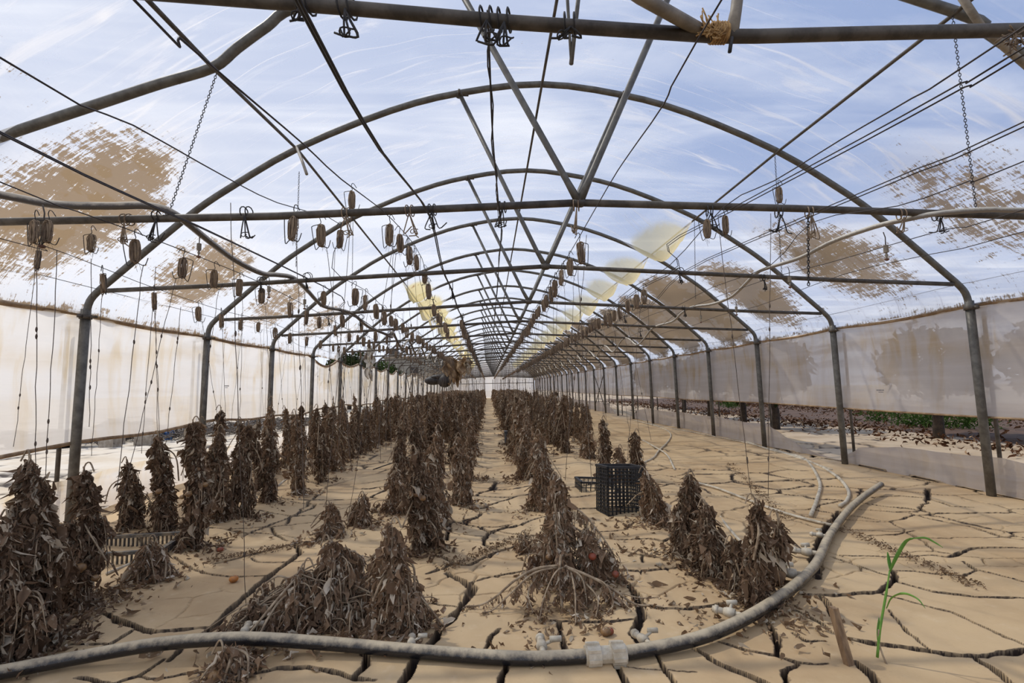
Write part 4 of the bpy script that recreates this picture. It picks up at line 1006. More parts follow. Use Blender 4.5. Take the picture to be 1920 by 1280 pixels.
draped('withered_tomato_plant', 2.72, [
 ([(1052,1040),(1048,1085),(1055,1170)], .008, 16, .16, -.1), ([(1052,1060),(1005,1066),(965,1088),(930,1118),(900,1142),(872,1156)], .008, 20, .10, -.02),
 ([(1050,1062),(1000,1075),(960,1110),(925,1150),(905,1165)], .006, 16, .08, -.1), ([(1010,1075),(990,1110),(1000,1160)], .005, 10, .1, -.12), ([(1058,1062),(1090,1082),(1100,1130),(1095,1175)], .006, 14, .12, -.1),
 ([(1062,1060),(1040,1075),(1020,1120),(1012,1180)], .005, 14, .14, -.2), ([(1070,1070),(1078,1110),(1080,1185)], .006, 18, .16, -.25)], 'wide collapsed plant sprawling in the centre foreground', 5)
draped('withered_tomato_plant', 2.72, [
 ([(1060,1062),(1105,1080),(1150,1105),(1190,1135),(1225,1160),(1245,1175)], .008, 20, .07, -.12), ([(1100,1078),(1135,1095),(1150,1130),(1140,1175)], .006, 16, .12, -.15),
 ([(1130,1095),(1165,1125),(1185,1165)], .005, 12, .1, -.15), ([(1090,1085),(1120,1120),(1118,1180)], .006, 16, .14, -.2), ([(1150,1108),(1200,1128),(1235,1150)], .004, 10, .05, .0)], 'bleached branches fallen right of centre behind the coupling', 6)
draped('withered_tomato_plant', 3.05, [
 ([(1055,940),(1090,960),(1125,1000),(1150,1040),(1165,1085)], .007, 26, .16, -.1), ([(1058,930),(1030,960),(1012,1000),(990,1025)], .006, 12, .12, .1), ([(1060,980),(1110,1010),(1140,1060),(1150,1090)], .006, 22, .18, -.1),
 ([(1045,900),(1060,960),(1055,1060)], .008, 22, .2, -.1)], 'drooping bleached branches on the right side of the tall central plant', 7)
draped('withered_tomato_plant', 2.62, [
 ([(690,1050),(720,1030),(745,1070),(790,1120),(830,1170)], .007, 22, .12, -.15), ([(740,1075),(765,1120),(800,1165),(828,1195)], .006, 18, .1, -.15), ([(700,1045),(740,1035),(752,1090),(745,1180)], .007, 16, .2, -.15), ([(480,1110),(520,1080),(560,1090),(600,1060)], .006, 16, .1, 0)], 'pale stalks arching over the collapsed plants left of centre', 8)
variants = [make_plant(900+i, .92, R.uniform(.17, .23), 72, 26, (R.uniform(-.05, .05), R.uniform(-.05, .05)), False, M_leafd if i % 3 == 0 else M_leaf, 1 if i % 4 == 0 else 0) for i in range(9)]
for v in variants: KIDS[v.name] = list(v.children)
vused = [False]*9
ROWS = [(-2.92, 5.3, 'leftmost'), (-2.2, 7.1, 'second'), (-1.0, 5.8, 'third'), (-.42, 7.6, 'fourth'), (.5, 7.2, 'fifth'), (1.22, 8.3, 'sixth'), (1.88, 9.6, 'rightmost')]
tot = 0; far_spots = []
cand = []
for ri, (rx, y0, nm) in enumerate(ROWS):
    y = y0
    c = 0
    while y < 50.5:
        cand.append((y, rx+R.uniform(-.08, .08), nm, c)); c += 1; y += (.43 if y < 12 else .52)*(1+R.uniform(-.25, .25))
cand.sort()
for n_, (y, x, nm, c) in enumerate(cand):
    if n_ >= 250: far_spots.append((x, y)); continue
    i = R.randrange(9)
    if vused[i]: o = copy_tree(variants[i])
    else: o = variants[i]; vused[i] = True
    s = R.uniform(.8, 1.12); o.location = (x, y, .01); o.rotation_euler.z = R.uniform(0, 6.28); o.scale = (s*R.uniform(.9, 1.25), s*R.uniform(.9, 1.25), s)
    if c < 6: lab = 'withered brown tomato plant, %s beyond the foreground plants in the %s row' % (ORD[c], nm)
    else: lab = 'withered brown tomato plant in the dense middle stretch of the %s row' % nm
    tag(o, lab, 'plant', 'withered plants of the %s row' % nm)
    if R.random() < .75 and y < 16:
        p = MB().tube([(x, y, s*.9), (x+R.uniform(-.08, .08), y, 2.05)], .0014, 3, False).build('plant_string', M_string)
        tag(p, 'string rising from the %s plant of the %s row' % (ORD[c], nm) if c < 20 else 'string rising from a plant in the %s row' % nm, 'string', 'strings above the %s row' % nm)
# the far plants
Vb = []; Fb = []; nbv = 0
LP = []; LD = []; LL = []
for (x, y) in far_spots:
    hh = R.uniform(.75, 1.0)
    for k in range(120):
        h = hh*R.random()**.8; a = R.uniform(0, 6.28); d_ = .2*(1-.7*h/hh)*R.uniform(.4, 1)
        LP.append((x+math.cos(a)*d_, y+math.sin(a)*d_, max(h, .1))); LD.append((R.gauss(0, .35), R.gauss(0, .35), -1)); LL.append(R.uniform(.07, .14))
LL = np.array(LL); V, Fc = leaves(np.array(LP), np.array(LD), LL, LL*.45, 4)
V[:, 2] = np.maximum(V[:, 2], .01)
tag(mesh_np('distant_plants', V, Fc, M_leaf, None, False), 'far ends of the rows of withered plants merging together', 'plants', kind='stuff')
# leaf litter on the mud
def litter(name, spots, n, spread, m, label, zup=.01, ls=(.015, .045)):
    LP = []; LD = []; LL = []
    for (x, y, k) in spots:
        for _ in range(int(n*k)):
            LP.append((x+R.gauss(0, spread), y+R.gauss(0, spread*1.2), R.uniform(.008, zup+.012))); LD.append((R.gauss(0, 1), R.gauss(0, 1), R.gauss(0, .25))); LL.append(R.uniform(*ls))
    LL = np.array(LL); V, Fc = leaves(np.array(LP), np.array(LD), LL, LL*.6, 9)
    V[:, 2] = np.maximum(V[:, 2], .003)
    return tag(mesh_np(name, V, Fc, m, None, False), label, 'debris', kind='stuff')
sp = [(gr(fx, fy).x, gr(fx, fy).y, 1) for (fx, fy, *_) in NEAR]
sp += [(gr(*p).x, gr(*p).y, 1.5) for p in [(1350,1060),(1300,1055),(1420,1120),(1460,1150),(1500,1160),(1170,985),(200,1120),(120,1150),(300,1080),(400,1010),(1100,1150),(700,1160),(1010,1190),(1340,1165),(860,960),(1200,1030)]]
sp += [(rx, y, .4) for rx, _, _ in ROWS for y in np.arange(5, 14, .5)]
litter('leaf_litter', sp, 42, .13, M_litter, 'dry leaf scraps scattered on the mud round the plants')
litter('mud_crumbs', [(gr(*p).x, gr(*p).y, 1) for p in [(400+i*18, 1052-i*3.2) for i in range(10)]+[(840+i*14, 1066-i*6) for i in range(13)]+[(1560+i*22, 985+i*9.5) for i in range(13)]+[(1370+i*9, 872+i*9) for i in range(12)]], 40, .03, simple('mud_crumb', c3(140, 112, 80), c3(100, 78, 54), 20), 'lines of crumbled mud clods across the floor', .012, (.008, .02))

# ------------------------------------------------------------------ objects on the floor
# main hose
mh = [gr(-140,1285,.03), gr(0,1260,.03), gr(150,1232,.035), gr(300,1207,.06), gr(450,1197,.075), gr(600,1205,.05), gr(750,1218,.035), gr(900,1230,.03), gr(1000,1234,.03), gr(1110,1229,.03), gr(1160,1226,.03), gr(1300,1199,.04), gr(1400,1158,.05), gr(1480,1106,.055), gr(1530,1057,.045), gr(1555,1005,.04), gr(1590,957,.045), gr(1620,930,.06), gr(1652,908,.09)]
hroot = empty('water_pipe', mh[8]); tag(hroot, 'thick black water pipe caked in mud, curving across the foreground', 'pipe')
off = mh[8]
def rel(p): return tuple(Vector(p)-off)
MB().tube([rel(p) for p in smooth_path(mh, 8)], .0275, 16).build('pipe', M_hose, hroot)
ca, cb = mh[9], mh[10]; dv = (cb-ca).normalized(); mid = (ca+cb)/2-Vector((0, 0, -.0))
def ring(mb, c, w, r, n=12): mb.tube([rel(c-dv*w/2), rel(c+dv*w/2)], r, n)
mb = MB()
for sgn in (-1, 1):
    ring(mb, mid+dv*.050*sgn, .055, .045); ring(mb, mid+dv*.078*sgn, .012, .039)
    for k in range(8):
        a = 2*PI*k/8; u = Vector((0, 0, 1)); w = dv.cross(u)
        c = mid+dv*.05*sgn+(u*math.cos(a)+w*math.sin(a))*.045; mb.box(rel(c), (.05, .012, .012), dv.to_track_quat('X', 'Z').to_matrix())
ring(mb, mid, .06, .034)
mb.build('coupling', M_fit, hroot, False)['label'] = 'pale ribbed plastic coupling'
def valve(p, dirx, diry, s=1.):
    p = Vector(p); d = Vector((dirx, diry, .02)).normalized(); mb = MB()
    mb.tube([rel(p), rel(p+d*.05*s)], .014*s, 8); mb.tube([rel(p+d*.05*s), rel(p+d*.075*s), rel(p+d*.1*s)], [.022*s, .024*s, .018*s], 10)
    mb.tube([rel(p+d*.10*s), rel(p+d*.15*s)], .016*s, 8); mb.tube([rel(p+d*.125*s), rel(p+d*.14*s)], .021*s, 10)
    sd = Vector((d.y, -d.x, 0)); mb.tube([rel(p+d*.075*s), rel(p+d*.075*s+sd*.05*s+Vector((0, 0, .02)))], .007*s, 6); mb.box(rel(p+d*.075*s+sd*.06*s+Vector((0, 0, .025))), (.05*s, .014*s, .02*s))
    mb.build('valve', M_fit, hroot)
valve(gr(1019, 1228, .035), 0, 1, 1.); valve(gr(1225, 1212, .04), -.4, 1, .9); valve(gr(1400, 1156, .05), -.8, .6, 1.0); valve(gr(1515, 1078, .05), -.9, .35, 1.15); valve(gr(1540, 1038, .045), -.9, .5, 1.1); valve(gr(1555, 1005, .04), -.8, .5, .8); valve(gr(452, 1196, .06), -.2, 1, .9); valve(gr(770, 1218, .035), -.1, 1, .8)
def ghose(pts, r, m, label, z=.012):
    return hose('drip_line', [gr(px, py, z) for px, py in pts], r, m, label, 'hose', 8, 5)
M_pale = simple('pale_drip_pipe', c3(206, 196, 176), c3(168, 156, 136), 14, .8)
ghose([(1300,903),(1345,915),(1400,936),(1460,958),(1520,975),(1560,984)], .012, M_pale, 'pale thin pipe lying from the right row towards the big pipe')
ghose([(1348,966),(1368,992),(1395,1020),(1440,1045),(1478,1062)], .011, M_pale, 'bent pale strip beside the fallen row on the right', .02)
ghose([(1200,870),(1225,858),(1235,845),(1252,828),(1258,815),(1248,805),(1225,797),(1190,788)], .014, M_pale, 'curled pale hose on the mud behind the crate')
ghose([(1205,825),(1225,836),(1250,852),(1265,880)], .014, M_pale, 'short pale hose crossing the curled one')
ghose([(1400,828),(1450,845),(1500,856),(1520,872),(1537,905),(1532,935),(1520,966)], .017, M_pale, 'pale hose curving near the right wall')
ghose([(1450,842),(1520,866),(1565,890),(1590,918),(1588,938),(1575,948)], .017, M_pale, 'second pale hose ending beside the tip of the big pipe')
ghose([(1150,760),(1210,790),(1300,810),(1400,830),(1470,850),(1560,880)], .010, M_pale, 'thin pale line running along the foot of the right wall')
ghose([(300,1060),(340,1035),(420,985),(480,945),(540,895)], .013, M_pale, 'pale stick-like hose running between the left plants')
ghose([(200,1075),(260,1050),(330,1020)], .010, M_pale, 'thin pale hose end near the left crate')
ghose([(700,880),(760,858),(800,835)], .009, M_wire, 'thin dark line lying in the left aisle')
# crates
def grid_panel(mb, o_, u, v, nu, nv, bw, th, holes=lambda i, j: True):
    """slatted panel spanned by u and v"""
    o_, u, v = Vector(o_), Vector(u), Vector(v); n_ = u.cross(v).normalized()*th
    for i in range(nu+1): mb.bar(o_+u*(i/nu), o_+u*(i/nu)+v, bw, th)
    for j in range(nv+1): mb.bar(o_+v*(j/nv), o_+v*(j/nv)+u, bw, th)
def crate(name, loc, rot, w, dp, h, nu, nv, label, m=None):
    t_ = empty(name, loc); t_.rotation_euler = rot; tag(t_, label, 'crate')
    m = m or M_crate
    for nm, args in (('side_panel', ((-w/2, -dp/2, 0), (w, 0, 0), (0, 0, h), nu, nv)), ('side_panel', ((-w/2, dp/2, 0), (w, 0, 0), (0, 0, h), nu, nv)),
                     ('end_panel', ((-w/2, -dp/2, 0), (0, dp, 0), (0, 0, h), max(3, int(nu*dp/w)), nv)), ('end_panel', ((w/2, -dp/2, 0), (0, dp, 0), (0, 0, h), max(3, int(nu*dp/w)), nv)),
                     ('base', ((-w/2, -dp/2, 0), (w, 0, 0), (0, dp, 0), nu, max(3, int(nu*dp/w))))):
        mb = MB(); grid_panel(mb, *args, .018, .006); mb.build(nm, m, t_, False)
    mb = MB(); q = .03
    for a, b in (((-w/2, -dp/2), (w/2, -dp/2)), ((w/2, -dp/2), (w/2, dp/2)), ((w/2, dp/2), (-w/2, dp/2)), ((-w/2, dp/2), (-w/2, -dp/2))): mb.bar((*a, h), (*b, h), q, .02)
    mb.build('rim', m, t_, False)
    return t_
g_ = gr(1166, 968); crate('plastic_crate', (g_.x+.02, g_.y+.14, -.03), (-.06, .05, .18), .33, .26, .43, 9, 14, 'black slatted plastic crate standing on end in the mud on the right')
g_ = gr(1120, 925); crate('plastic_crate', (g_.x+.0, g_.y+.2, -.06), (0, .06, .05), .34, .3, .16, 7, 3, 'black crate half buried behind the standing one')
g_ = gr(205, 1062); crate('plastic_crate', (g_.x-.05, g_.y+.22, -.09), (.02, 0, .12), .62, .4, .17, 22, 2, 'dark slatted crate sunk in the mud between the left plants', simple('muddy_crate', c3(70, 68, 66), c3(120, 108, 90), 12, .7, lo=.45, hi=.6))
# small tool crate on the path
g_ = gr(958, 833); M_box = simple('grey_box', c3(128, 128, 126), c3(90, 92, 96), 8, .6)
t_ = empty('battery_box', (g_.x, g_.y+.1, 0)); tag(t_, 'small grey box with a blue patch standing beside the path', 'box')
MB().box((0, 0, .12), (.24, .18, .24)).box((0, 0, .245), (.26, .2, .03)).build('body', M_box, t_, False)
MB().box((-.05, -.093, .13), (.07, .006, .06)).build('blue_patch', simple('blue_plastic', c3(50, 80, 140), c3(70, 100, 160), 8), t_, False)
MB().tube([(.12, -.08, .05), (.15, -.09, .15), (.12, -.08, .24)], .008, 6).build('handle', M_black, t_)
# stake and stump
a_ = gr(1598, 1248); b_ = at(1562, 1140, a_.y+.06)
mb = MB(); mb.bar(a_-Vector((0, 0, .05)), b_, .034, .022); mb.bar(b_-Vector((0, 0, .004)), b_+Vector((.0, 0, .004)), .03, .02)
tag(mb.build('wooden_stake', M_wood, None, False), 'short weathered wooden stake leaning in the mud, lower right', 'stake')
g_ = gr(443, 920); tag(MB().tube([(g_.x, g_.y, -.05), (g_.x+.005, g_.y, .27)], [.042, .038], 9).build('wooden_stump', M_wood, None), 'short wooden post stump among the left plants', 'post')
# green sprout
g_ = gr(1652, 1238); d = g_.y
t_ = empty('grass_sprout', g_); tag(t_, 'fresh green sprout with long blades growing from a crack, lower right', 'plant')
def rp_(px, py, dd=0): return at(px, py, d+dd)-g_
def blade(pts, w, nm='blade'):
    P = smooth_path([Vector(p) for p in pts], 5); n = len(P); V = []; Fc = []
    for i, p in enumerate(P):
        f = i/(n-1); ww = w*math.sin(PI*min(f*.85+.12, 1))**.8
        tg = (P[min(i+1, n-1)]-P[max(i-1, 0)]).normalized(); s = tg.cross(Vector((0, 1, 0)) if abs(tg.y) < .8 else Vector((1, 0, 0))).normalized()
        V += [p-s*ww, p+Vector((0, ww*.35, -.001)), p+s*ww]
    for i in range(n-1):
        for j in (0, 1): Fc.append((i*3+j, i*3+j+1, i*3+j+4, i*3+j+3))
    o = mesh_np(nm, [tuple(v) for v in V], Fc, M_grass, t_); md = o.modifiers.new('s', 'SOLIDIFY'); md.thickness = .0008; return o
MB().tube(smooth_path([rp_(1645, 1232), rp_(1650, 1180), rp_(1662, 1110), rp_(1668, 1070)], 4), [.005]*4+[.0045]*5+[.003]*4, 8).build('stalk', M_grass, t_)
MB().tube(smooth_path([rp_(1671, 1258, -.05), rp_(1660, 1240, -.02), rp_(1648, 1205), rp_(1648, 1180)], 3), .004, 6).build('root_shoot', M_stem, t_)
blade([rp_(1668, 1072), rp_(1680, 1045, -.01), rp_(1698, 1015, -.02), rp_(1715, 1008, -.05)], .0085)
blade([rp_(1712, 1009, -.05), rp_(1735, 1008, -.1), rp_(1752, 1016, -.13), rp_(1768, 1026, -.16)], .004)
blade([rp_(1670, 1070), rp_(1667, 1052, .01), rp_(1664, 1034, .02)], .008)
blade([rp_(1662, 1140), rp_(1672, 1120, -.02), rp_(1695, 1112, -.06), rp_(1720, 1122, -.1), rp_(1735, 1140, -.12)], .0045)
blade([rp_(1646, 1200), rp_(1647, 1180, .01), rp_(1648, 1157, .02)], .0075)
# tomatoes lying about
for (px, py, r_, m_, lab) in [(438, 1088, .026, M_tom, 'orange tomato lying on the mud in the left aisle'), (413, 1031, .022, M_red, 'small reddish tomato on the mud beside the left row'), (454, 982, .028, M_tomd, 'muddy round tomato at the foot of the left row'),
                              (1136, 1188, .024, M_tomd, 'muddy tomato under the fallen branches behind the coupling'), (1143, 1186, .02, M_red, 'darker tomato touching the muddy one'), (828, 970, .03, M_tomd, 'muddy tomato at the foot of the thick centre plant'), (668, 880, .02, M_tomd, 'tiny tomato far back in the left aisle'), (432, 1255, .03, M_tomd, 'brown rotten tomato wrapped in pale leaves in front of the pipe')]:
    g_ = gr(px, py+3); t_ = empty('tomato', (g_.x, g_.y, 0)); tag(t_, lab, 'tomato')
    MB().ball((0, 0, r_*.72), r_, 14, 10, (1, 1, .8)).build('flesh', m_, t_)
    mb = MB()
    for k in range(5): a = k*1.257; mb.tube([(0, -.2*r_, r_*1.5), (math.cos(a)*r_*.5, -.2*r_+math.sin(a)*r_*.5, r_*1.42)], [.0022, .0008], 4)
    mb.build('calyx', M_stem, t_)
# big pale leaf scraps
for i, (px, py, lab) in enumerate([(235, 1152, 'pale dry leaf lying alone on the cracked mud, lower left'), (275, 1232, 'pale curled leaf pair in front of the left plants'), (1222, 1103, 'pale dry leaf near the forked crack')]):
    g_ = gr(px, py); LPn = np.array([(g_.x, g_.y, .012), (g_.x+.02, g_.y, .012)]); V, Fc = leaves(LPn, np.array([(1, .3, .1), (-1, .2, .2)]), np.array([.07, .05]), np.array([.05, .035]), i)
    V[:, 2] = np.maximum(V[:, 2], .004); tag(mesh_np('dry_leaf', V, Fc, M_litter), lab, 'leaf')

# ------------------------------------------------------------------ torn film and black bundle far left
def crumple(name, c, sz, m, label, cat, seed):
    rs = np.random.RandomState(seed); n = 26; V = []; 
    for i in range(n):
        for j in range(n):
            u = i/(n-1)-.5; v = j/(n-1)-.5
            taper = 1-.5*(v < 0)*abs(v)*1.6
            V.append((c[0]+u*sz[0]*taper+.05*math.sin(v*13+seed), c[1]+sz[1]*.5*math.sin(u*17+v*6)+rs.uniform(-.04, .04), c[2]+v*sz[2]+.08*math.sin(u*9+seed)+(.12*math.sin(u*23) if v < -.3 else 0)))
    Fc = [(i*n+j, i*n+j+1, (i+1)*n+j+1, (i+1)*n+j) for i in range(n-1) for j in range(n-1)]
    o = mesh_np(name, V, Fc, m); md = o.modifiers.new('s', 'SOLIDIFY'); md.thickness = .004
    uvl = o.data.uv_layers.new(name='film')
    vi = np.zeros(len(o.data.loops), np.int32); o.data.loops.foreach_get('vertex_index', vi); VV = np.array(V); uvl.data.foreach_set('uv', VV[vi][:, [0, 2]].astype(np.float32).ravel())
    return tag(o, label, cat)
M_sheet = simple('muddy_sheet', c3(190, 162, 126), c3(140, 112, 80), 5, .85, .4)
c_ = at(852, 694, 17); crumple('torn_sheet', (c_.x, 17, c_.z), (.75, .3, .8), M_sheet, 'brown mud-caked torn sheet hanging from the roof, far left', 'plastic sheet', 3)
c_ = at(872, 690, 19); crumple('torn_sheet', (c_.x, 19, c_.z+.1), (.5, .25, .5), simple('pale_sheet', c3(226, 216, 196), c3(180, 158, 128), 5, .8, .3), 'pale crumpled film beside the brown torn sheet', 'plastic sheet', 5)
c_ = at(832, 714, 17); mb = MB().ball((c_.x+.03, 17, c_.z), .26, 14, 10, (.9, .8, .85)).ball((c_.x-.35, 17.1, c_.z+.02), .24, 12, 8, (1.3, .7, .62)).ball((c_.x-.1, 17.05, c_.z+.14), .22, 12, 8, (1.6, .7, .4))
tag(mb.build('black_bundle', M_black), 'black bundle of netting hanging low beside the brown sheet', 'bundle')
c_ = at(693, 675, 13.2); crumple('torn_sheet', (c_.x, 13.2, c_.z), (.22, .1, .72), simple('white_sheet', c3(240, 236, 226), c3(214, 204, 186), 6, .8, .2), 'white strip of torn film hanging above the left wall', 'plastic sheet', 9)
# fine branch tangle behind bundle
mb = MB()
for i in range(120):
    p = Vector((R.uniform(-2.9, -1.6), R.uniform(17.2, 22), R.uniform(1.35, 1.75))); q = p+Vector((R.uniform(-.5, .5), R.uniform(-.4, .4), R.uniform(-.25, .25)))
    mb.tube([p, (p+q)/2+Vector((0, 0, R.uniform(-.08, .08))), q], .0045, 3, False)
tag(mb.build('brush_tangle', M_stem), 'tangle of dry brush lodged under the crossbars on the far left', 'branches', kind='stuff')

# ------------------------------------------------------------------ printed marks on the side films
for (px, py, x, sgn) in ((1658, 733, XR, -1), (418, 725, XL, 1)):
    c_ = atx(px, py, x+sgn*-.04); mb = MB()
    for k in range(6): mb.box((x-sgn*.0+sgn*.012, c_.y-.05+.02*k, c_.z+.012), (.002, .012, .014))
    for k in range(4): mb.box((x+sgn*.012, c_.y-.04+.02*k, c_.z-.012), (.002, .014, .007))
    mb.build('printed_mark', simple('print_ink', c3(80, 82, 92), c3(110, 110, 116), 9), bpy.data.objects['wall_right' if sgn < 0 else 'wall_left'], False)

# ------------------------------------------------------------------ outside, left
def brick(px, py, s, lab):
    g_ = gr(px, py); t_ = empty('concrete_block', (g_.x, g_.y, 0)); t_.rotation_euler.z = R.uniform(-.3, .3); tag(t_, lab, 'block')
    mb = MB(); w, dp, h = .42*s, .22*s, .22*s
    mb.box((0, -dp/2+.02, h/2-.03), (w, .04, h)).box((0, dp/2-.02, h/2-.03), (w, .04, h))
    for x in (-w/2+.02, 0, w/2-.02): mb.box((x, 0, h/2-.03), (.04, dp-.08, h))
    mb.build('shell', M_concrete, t_, False)
brick(206, 836, .9, 'grey block outside on the left, nearest of the four'); brick(215, 830, .9, 'grey block just behind the nearest one outside left'); brick(274, 831, 1., 'grey block outside behind the loose plant'); brick(284, 823, 1., 'farthest grey block outside on the left')
mb = MB()
for i in range(1500):
    px = R.uniform(60, 600); py = 831-(px-60)*.05+R.gauss(0, 4)-6*(px > 420)
    g_ = gr(px, min(max(py, 786), 840)); a = R.uniform(0, 3.14); l = R.uniform(.15, .7); z = R.uniform(.0, .2)
    mb.tube([(g_.x, g_.y, z), (g_.x+math.cos(a)*l*.5, g_.y+math.sin(a)*l*.5, z+R.uniform(0, .12)), (g_.x+math.cos(a)*l, g_.y+math.sin(a)*l, max(0, z+R.uniform(-.1, .1)))], .011, 4, False)
tag(mb.build('brush_pile', simple('dead_brush', c3(110, 98, 86), c3(72, 62, 54), 9)), 'spread of dead brush and sticks on the ground outside left', 'branches', kind='stuff')
g_ = gr(30, 838); crumple('black_tarp', (g_.x, g_.y, .12), (3.2, .5, .3), M_black, 'dark tarp lying outside under the left hem', 'tarp', 2)
g_ = gr(215, 808); crumple('black_tarp', (g_.x, g_.y+.5, .15), (1.6, .5, .3), M_black, 'smaller dark tarp on the brush pile outside left', 'tarp', 4)
g_ = gr(198, 822); crumple('plastic_bag', (g_.x, g_.y, .1), (.5, .2, .12), simple('blue_bag', c3(206, 212, 232), c3(170, 182, 214), 6), 'pale blue plastic bag in the brush outside left', 'bag', 6)
g_ = gr(316, 821); crumple('plastic_bag', (g_.x, g_.y, .1), (.2, .12, .1), simple('blue_bag2', c3(80, 120, 180), c3(110, 150, 200), 6), 'small bright blue scrap in the brush outside left', 'bag', 7)
g1, g2 = gr(180, 812), gr(222, 822); tag(MB().bar(g1+Vector((0, 0, .15)), g2+Vector((0, 0, .05)), .06, .03).build('plank', M_wood, None, False), 'grey plank slanting on the brush pile outside left', 'plank')
# trees and building beyond
def tree(name, x, y, hh, cr, th, lab, m, trunk_h=.9, nleaf=2600, seed=0, z0=None):
    rr = random.Random(seed); rs = np.random.RandomState(seed); t_ = empty(name, (x, y, 0)); tag(t_, lab, 'tree')
    mb = MB().tube([(0, 0, -.3), (.03, 0, trunk_h*.6), (0, .03, trunk_h), (0, 0, hh*.75)], [th*1.25, th, th*.9, th*.3], 8)
    for k in range(7):
        a = rr.uniform(0, 6.28); mb.tube([(0, 0, trunk_h*rr.uniform(.8, 1.1)), (math.cos(a)*cr*.4, math.sin(a)*cr*.4, trunk_h+(hh-trunk_h)*.3), (math.cos(a)*cr*.8, math.sin(a)*cr*.8, trunk_h+(hh-trunk_h)*.6)], [th*.6, th*.35, th*.12], 6)
    mb.build('trunk', simple('bark', c3(74, 62, 50), c3(48, 40, 34), 12, .9, .3) if 'bark' not in bpy.data.materials else bpy.data.materials['bark'], t_)
    u = rs.normal(size=(nleaf, 3)); u /= np.linalg.norm(u, axis=1, keepdims=True); rad = rs.uniform(.55, 1, nleaf)**.5*(1+.18*np.sin(u[:, 0]*7+u[:, 2]*5))
    zc = (hh+trunk_h)/2+.1; P = np.stack([u[:, 0]*rad*cr, u[:, 1]*rad*cr, zc+u[:, 2]*rad*(hh-trunk_h)/2], 1)
    D = rs.normal(size=(nleaf, 3)); L = rs.uniform(.12, .26, nleaf)*max(1, cr/2.2)
    V, Fc = leaves(P, D, L, L*.55, seed); mesh_np('crown', V, Fc, m, t_, False)
for i in range(7):
    p = at([1222, 1282, 1330, 1392, 1452, 1700, 1950][i], 768, [24, 20, 16.5, 14, 12, 9.6, 8.2][i])
    tree('orchard_tree', p.x+ (0 if i < 5 else .6), p.y, 2.0, .78, .085, 'low orchard tree outside the right wall, %s from the far end' % ORD[i].replace('nearest', 'first'), M_olive, .72, 1300, 40+i)
for i, (px, d_, hh, cr, la) in enumerate([(655, 31, 3.3, 1.25, 'dark bushy tree above the left wall, nearest the film edge'), (676, 34.5, 3.2, 1.15, 'dark tree beside the hanging white strip'), (702, 37.5, 3.1, 1.2, 'green round bush beyond the left wall'), (722, 41, 3.0, 1.2, 'small dark bush left of the grey building'), (640, 28, 2.7, 1.1, 'low dark tree just above the left seam')]):
    p = at(px, 725, d_); tree('background_tree', p.x, d_, hh, cr, .12, la, M_green if i == 2 else M_olive, .8, 1500, 70+i)
# building
def house(name, x0, x1, y0, y1, h, lab, wins, col):
    t_ = empty(name, ((x0+x1)/2, (y0+y1)/2, 0)); tag(t_, lab, 'building'); w, dp = x1-x0, y1-y0
    MB().box((0, 0, h/2), (w, dp, h)).build('wall', col, t_, False)
    MB().box((0, 0, h+.1), (w+.4, dp+.4, .2)).build('roof', simple('roof_slab_'+name, c3(150, 138, 120), c3(120, 106, 90), 4), t_, False)
    for (wx, wz) in wins:
        f = MB().box((wx, -dp/2-.02, wz), (1.0, .06, 1.1)).build('window', M_steeld, t_, False)
        MB().box((wx, -dp/2-.06, wz), (.84, .03, .94)).build('pane', M_black, f, False)
Mh = simple('grey_render', c3(150, 146, 134), c3(126, 122, 112), 1.5, .9)
house('farm_building', -12.2, -5.6, 60, 68, 4.75, 'grey flat-roofed building beyond the left wall', [(-2.5, 3.2), (.2, 3.2), (2.8, 3.2)], Mh)
house('farm_shed', -5.3, -2.6, 62, 68, 4.1, 'lower brownish shed right of the grey building', [(-1.0, 2.6), (1.0, 2.6)], simple('brown_render', c3(140, 120, 98), c3(110, 94, 78), 1.5, .9))
mb = MB()
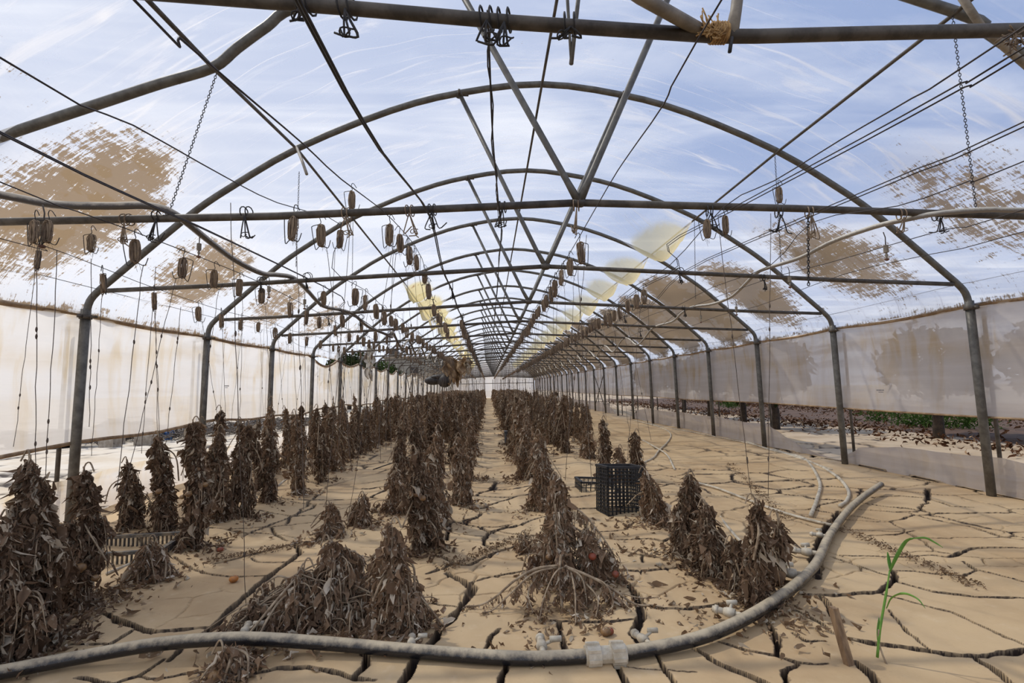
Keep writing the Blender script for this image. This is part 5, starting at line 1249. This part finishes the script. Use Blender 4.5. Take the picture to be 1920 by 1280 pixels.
tag(MB().box((-11.2, 61, 5.3), (1.1, 1.1, .7)).tube([(-11.2, 61, 5.0), (-11.2, 61, 5.85)], .45, 12).build('roof_tank', M_steeld, None, False), 'small tank on top of the grey building', 'tank')

# ------------------------------------------------------------------ outside, right: orchard floor litter
LP = []; LD = []; LL = []
for i in range(26000):
    x = R.uniform(6.6, 17); y = R.uniform(5, 34)
    dens = math.sin((x-6.2)*1.05+.5*math.sin(y*.9))*.5+.55
    if x < 8.4+.4*math.sin(y*1.3): dens *= .35 if x > 7.4 else .03
    if R.random() > dens: continue
    LP.append((x, y, R.uniform(.0, .09))); LD.append((R.gauss(0, 1), R.gauss(0, 1), R.gauss(0, .5))); LL.append(R.uniform(.04, .12))
LL = np.array(LL); V, Fc = leaves(np.array(LP), np.array(LD), LL, LL*.5, 3)
tag(mesh_np('orchard_litter', V, Fc, M_redlit, None, False), 'reddish brown leaf litter under the orchard trees outside right', 'leaves', kind='stuff')
xs = np.linspace(8.7, 18, 30); ys = np.linspace(2, 40, 80)
X, Y = np.meshgrid(xs, ys); Z = .035+.05*(fbm(X*1.2, Y*1.2, 8)-.5); Z = np.where(X < 9.1, -.06, Z)
i = np.arange(79)[:, None]*30+np.arange(29)[None, :]
tag(mesh_np('orchard_soil', np.stack([X.ravel(), Y.ravel(), Z.ravel()], 1), np.stack([i, i+1, i+31, i+30], -1).reshape(-1, 4), simple('orchard_earth', c3(104, 76, 54), c3(70, 52, 38), 2, .95, .4)), kind='structure')
LP = []; LD = []; LL = []
for (px, py) in [(1365,764),(1372,766),(1700,800),(1740,804),(1790,806),(1830,806),(1650,792)]:
    g_ = gr(px, py)
    for k in range(160):
        LP.append((g_.x+R.gauss(0, .25), g_.y+R.gauss(0, .25), R.uniform(.02, .3))); LD.append((R.gauss(0, .7), R.gauss(0, .7), R.uniform(.2, 1))); LL.append(R.uniform(.06, .16))
LL = np.array(LL); V, Fc = leaves(np.array(LP), np.array(LD), LL, LL*.3, 6)
tag(mesh_np('orchard_weeds', V, Fc, M_green, None, False), 'green weeds sprouting in the litter outside right', 'weeds', kind='stuff')
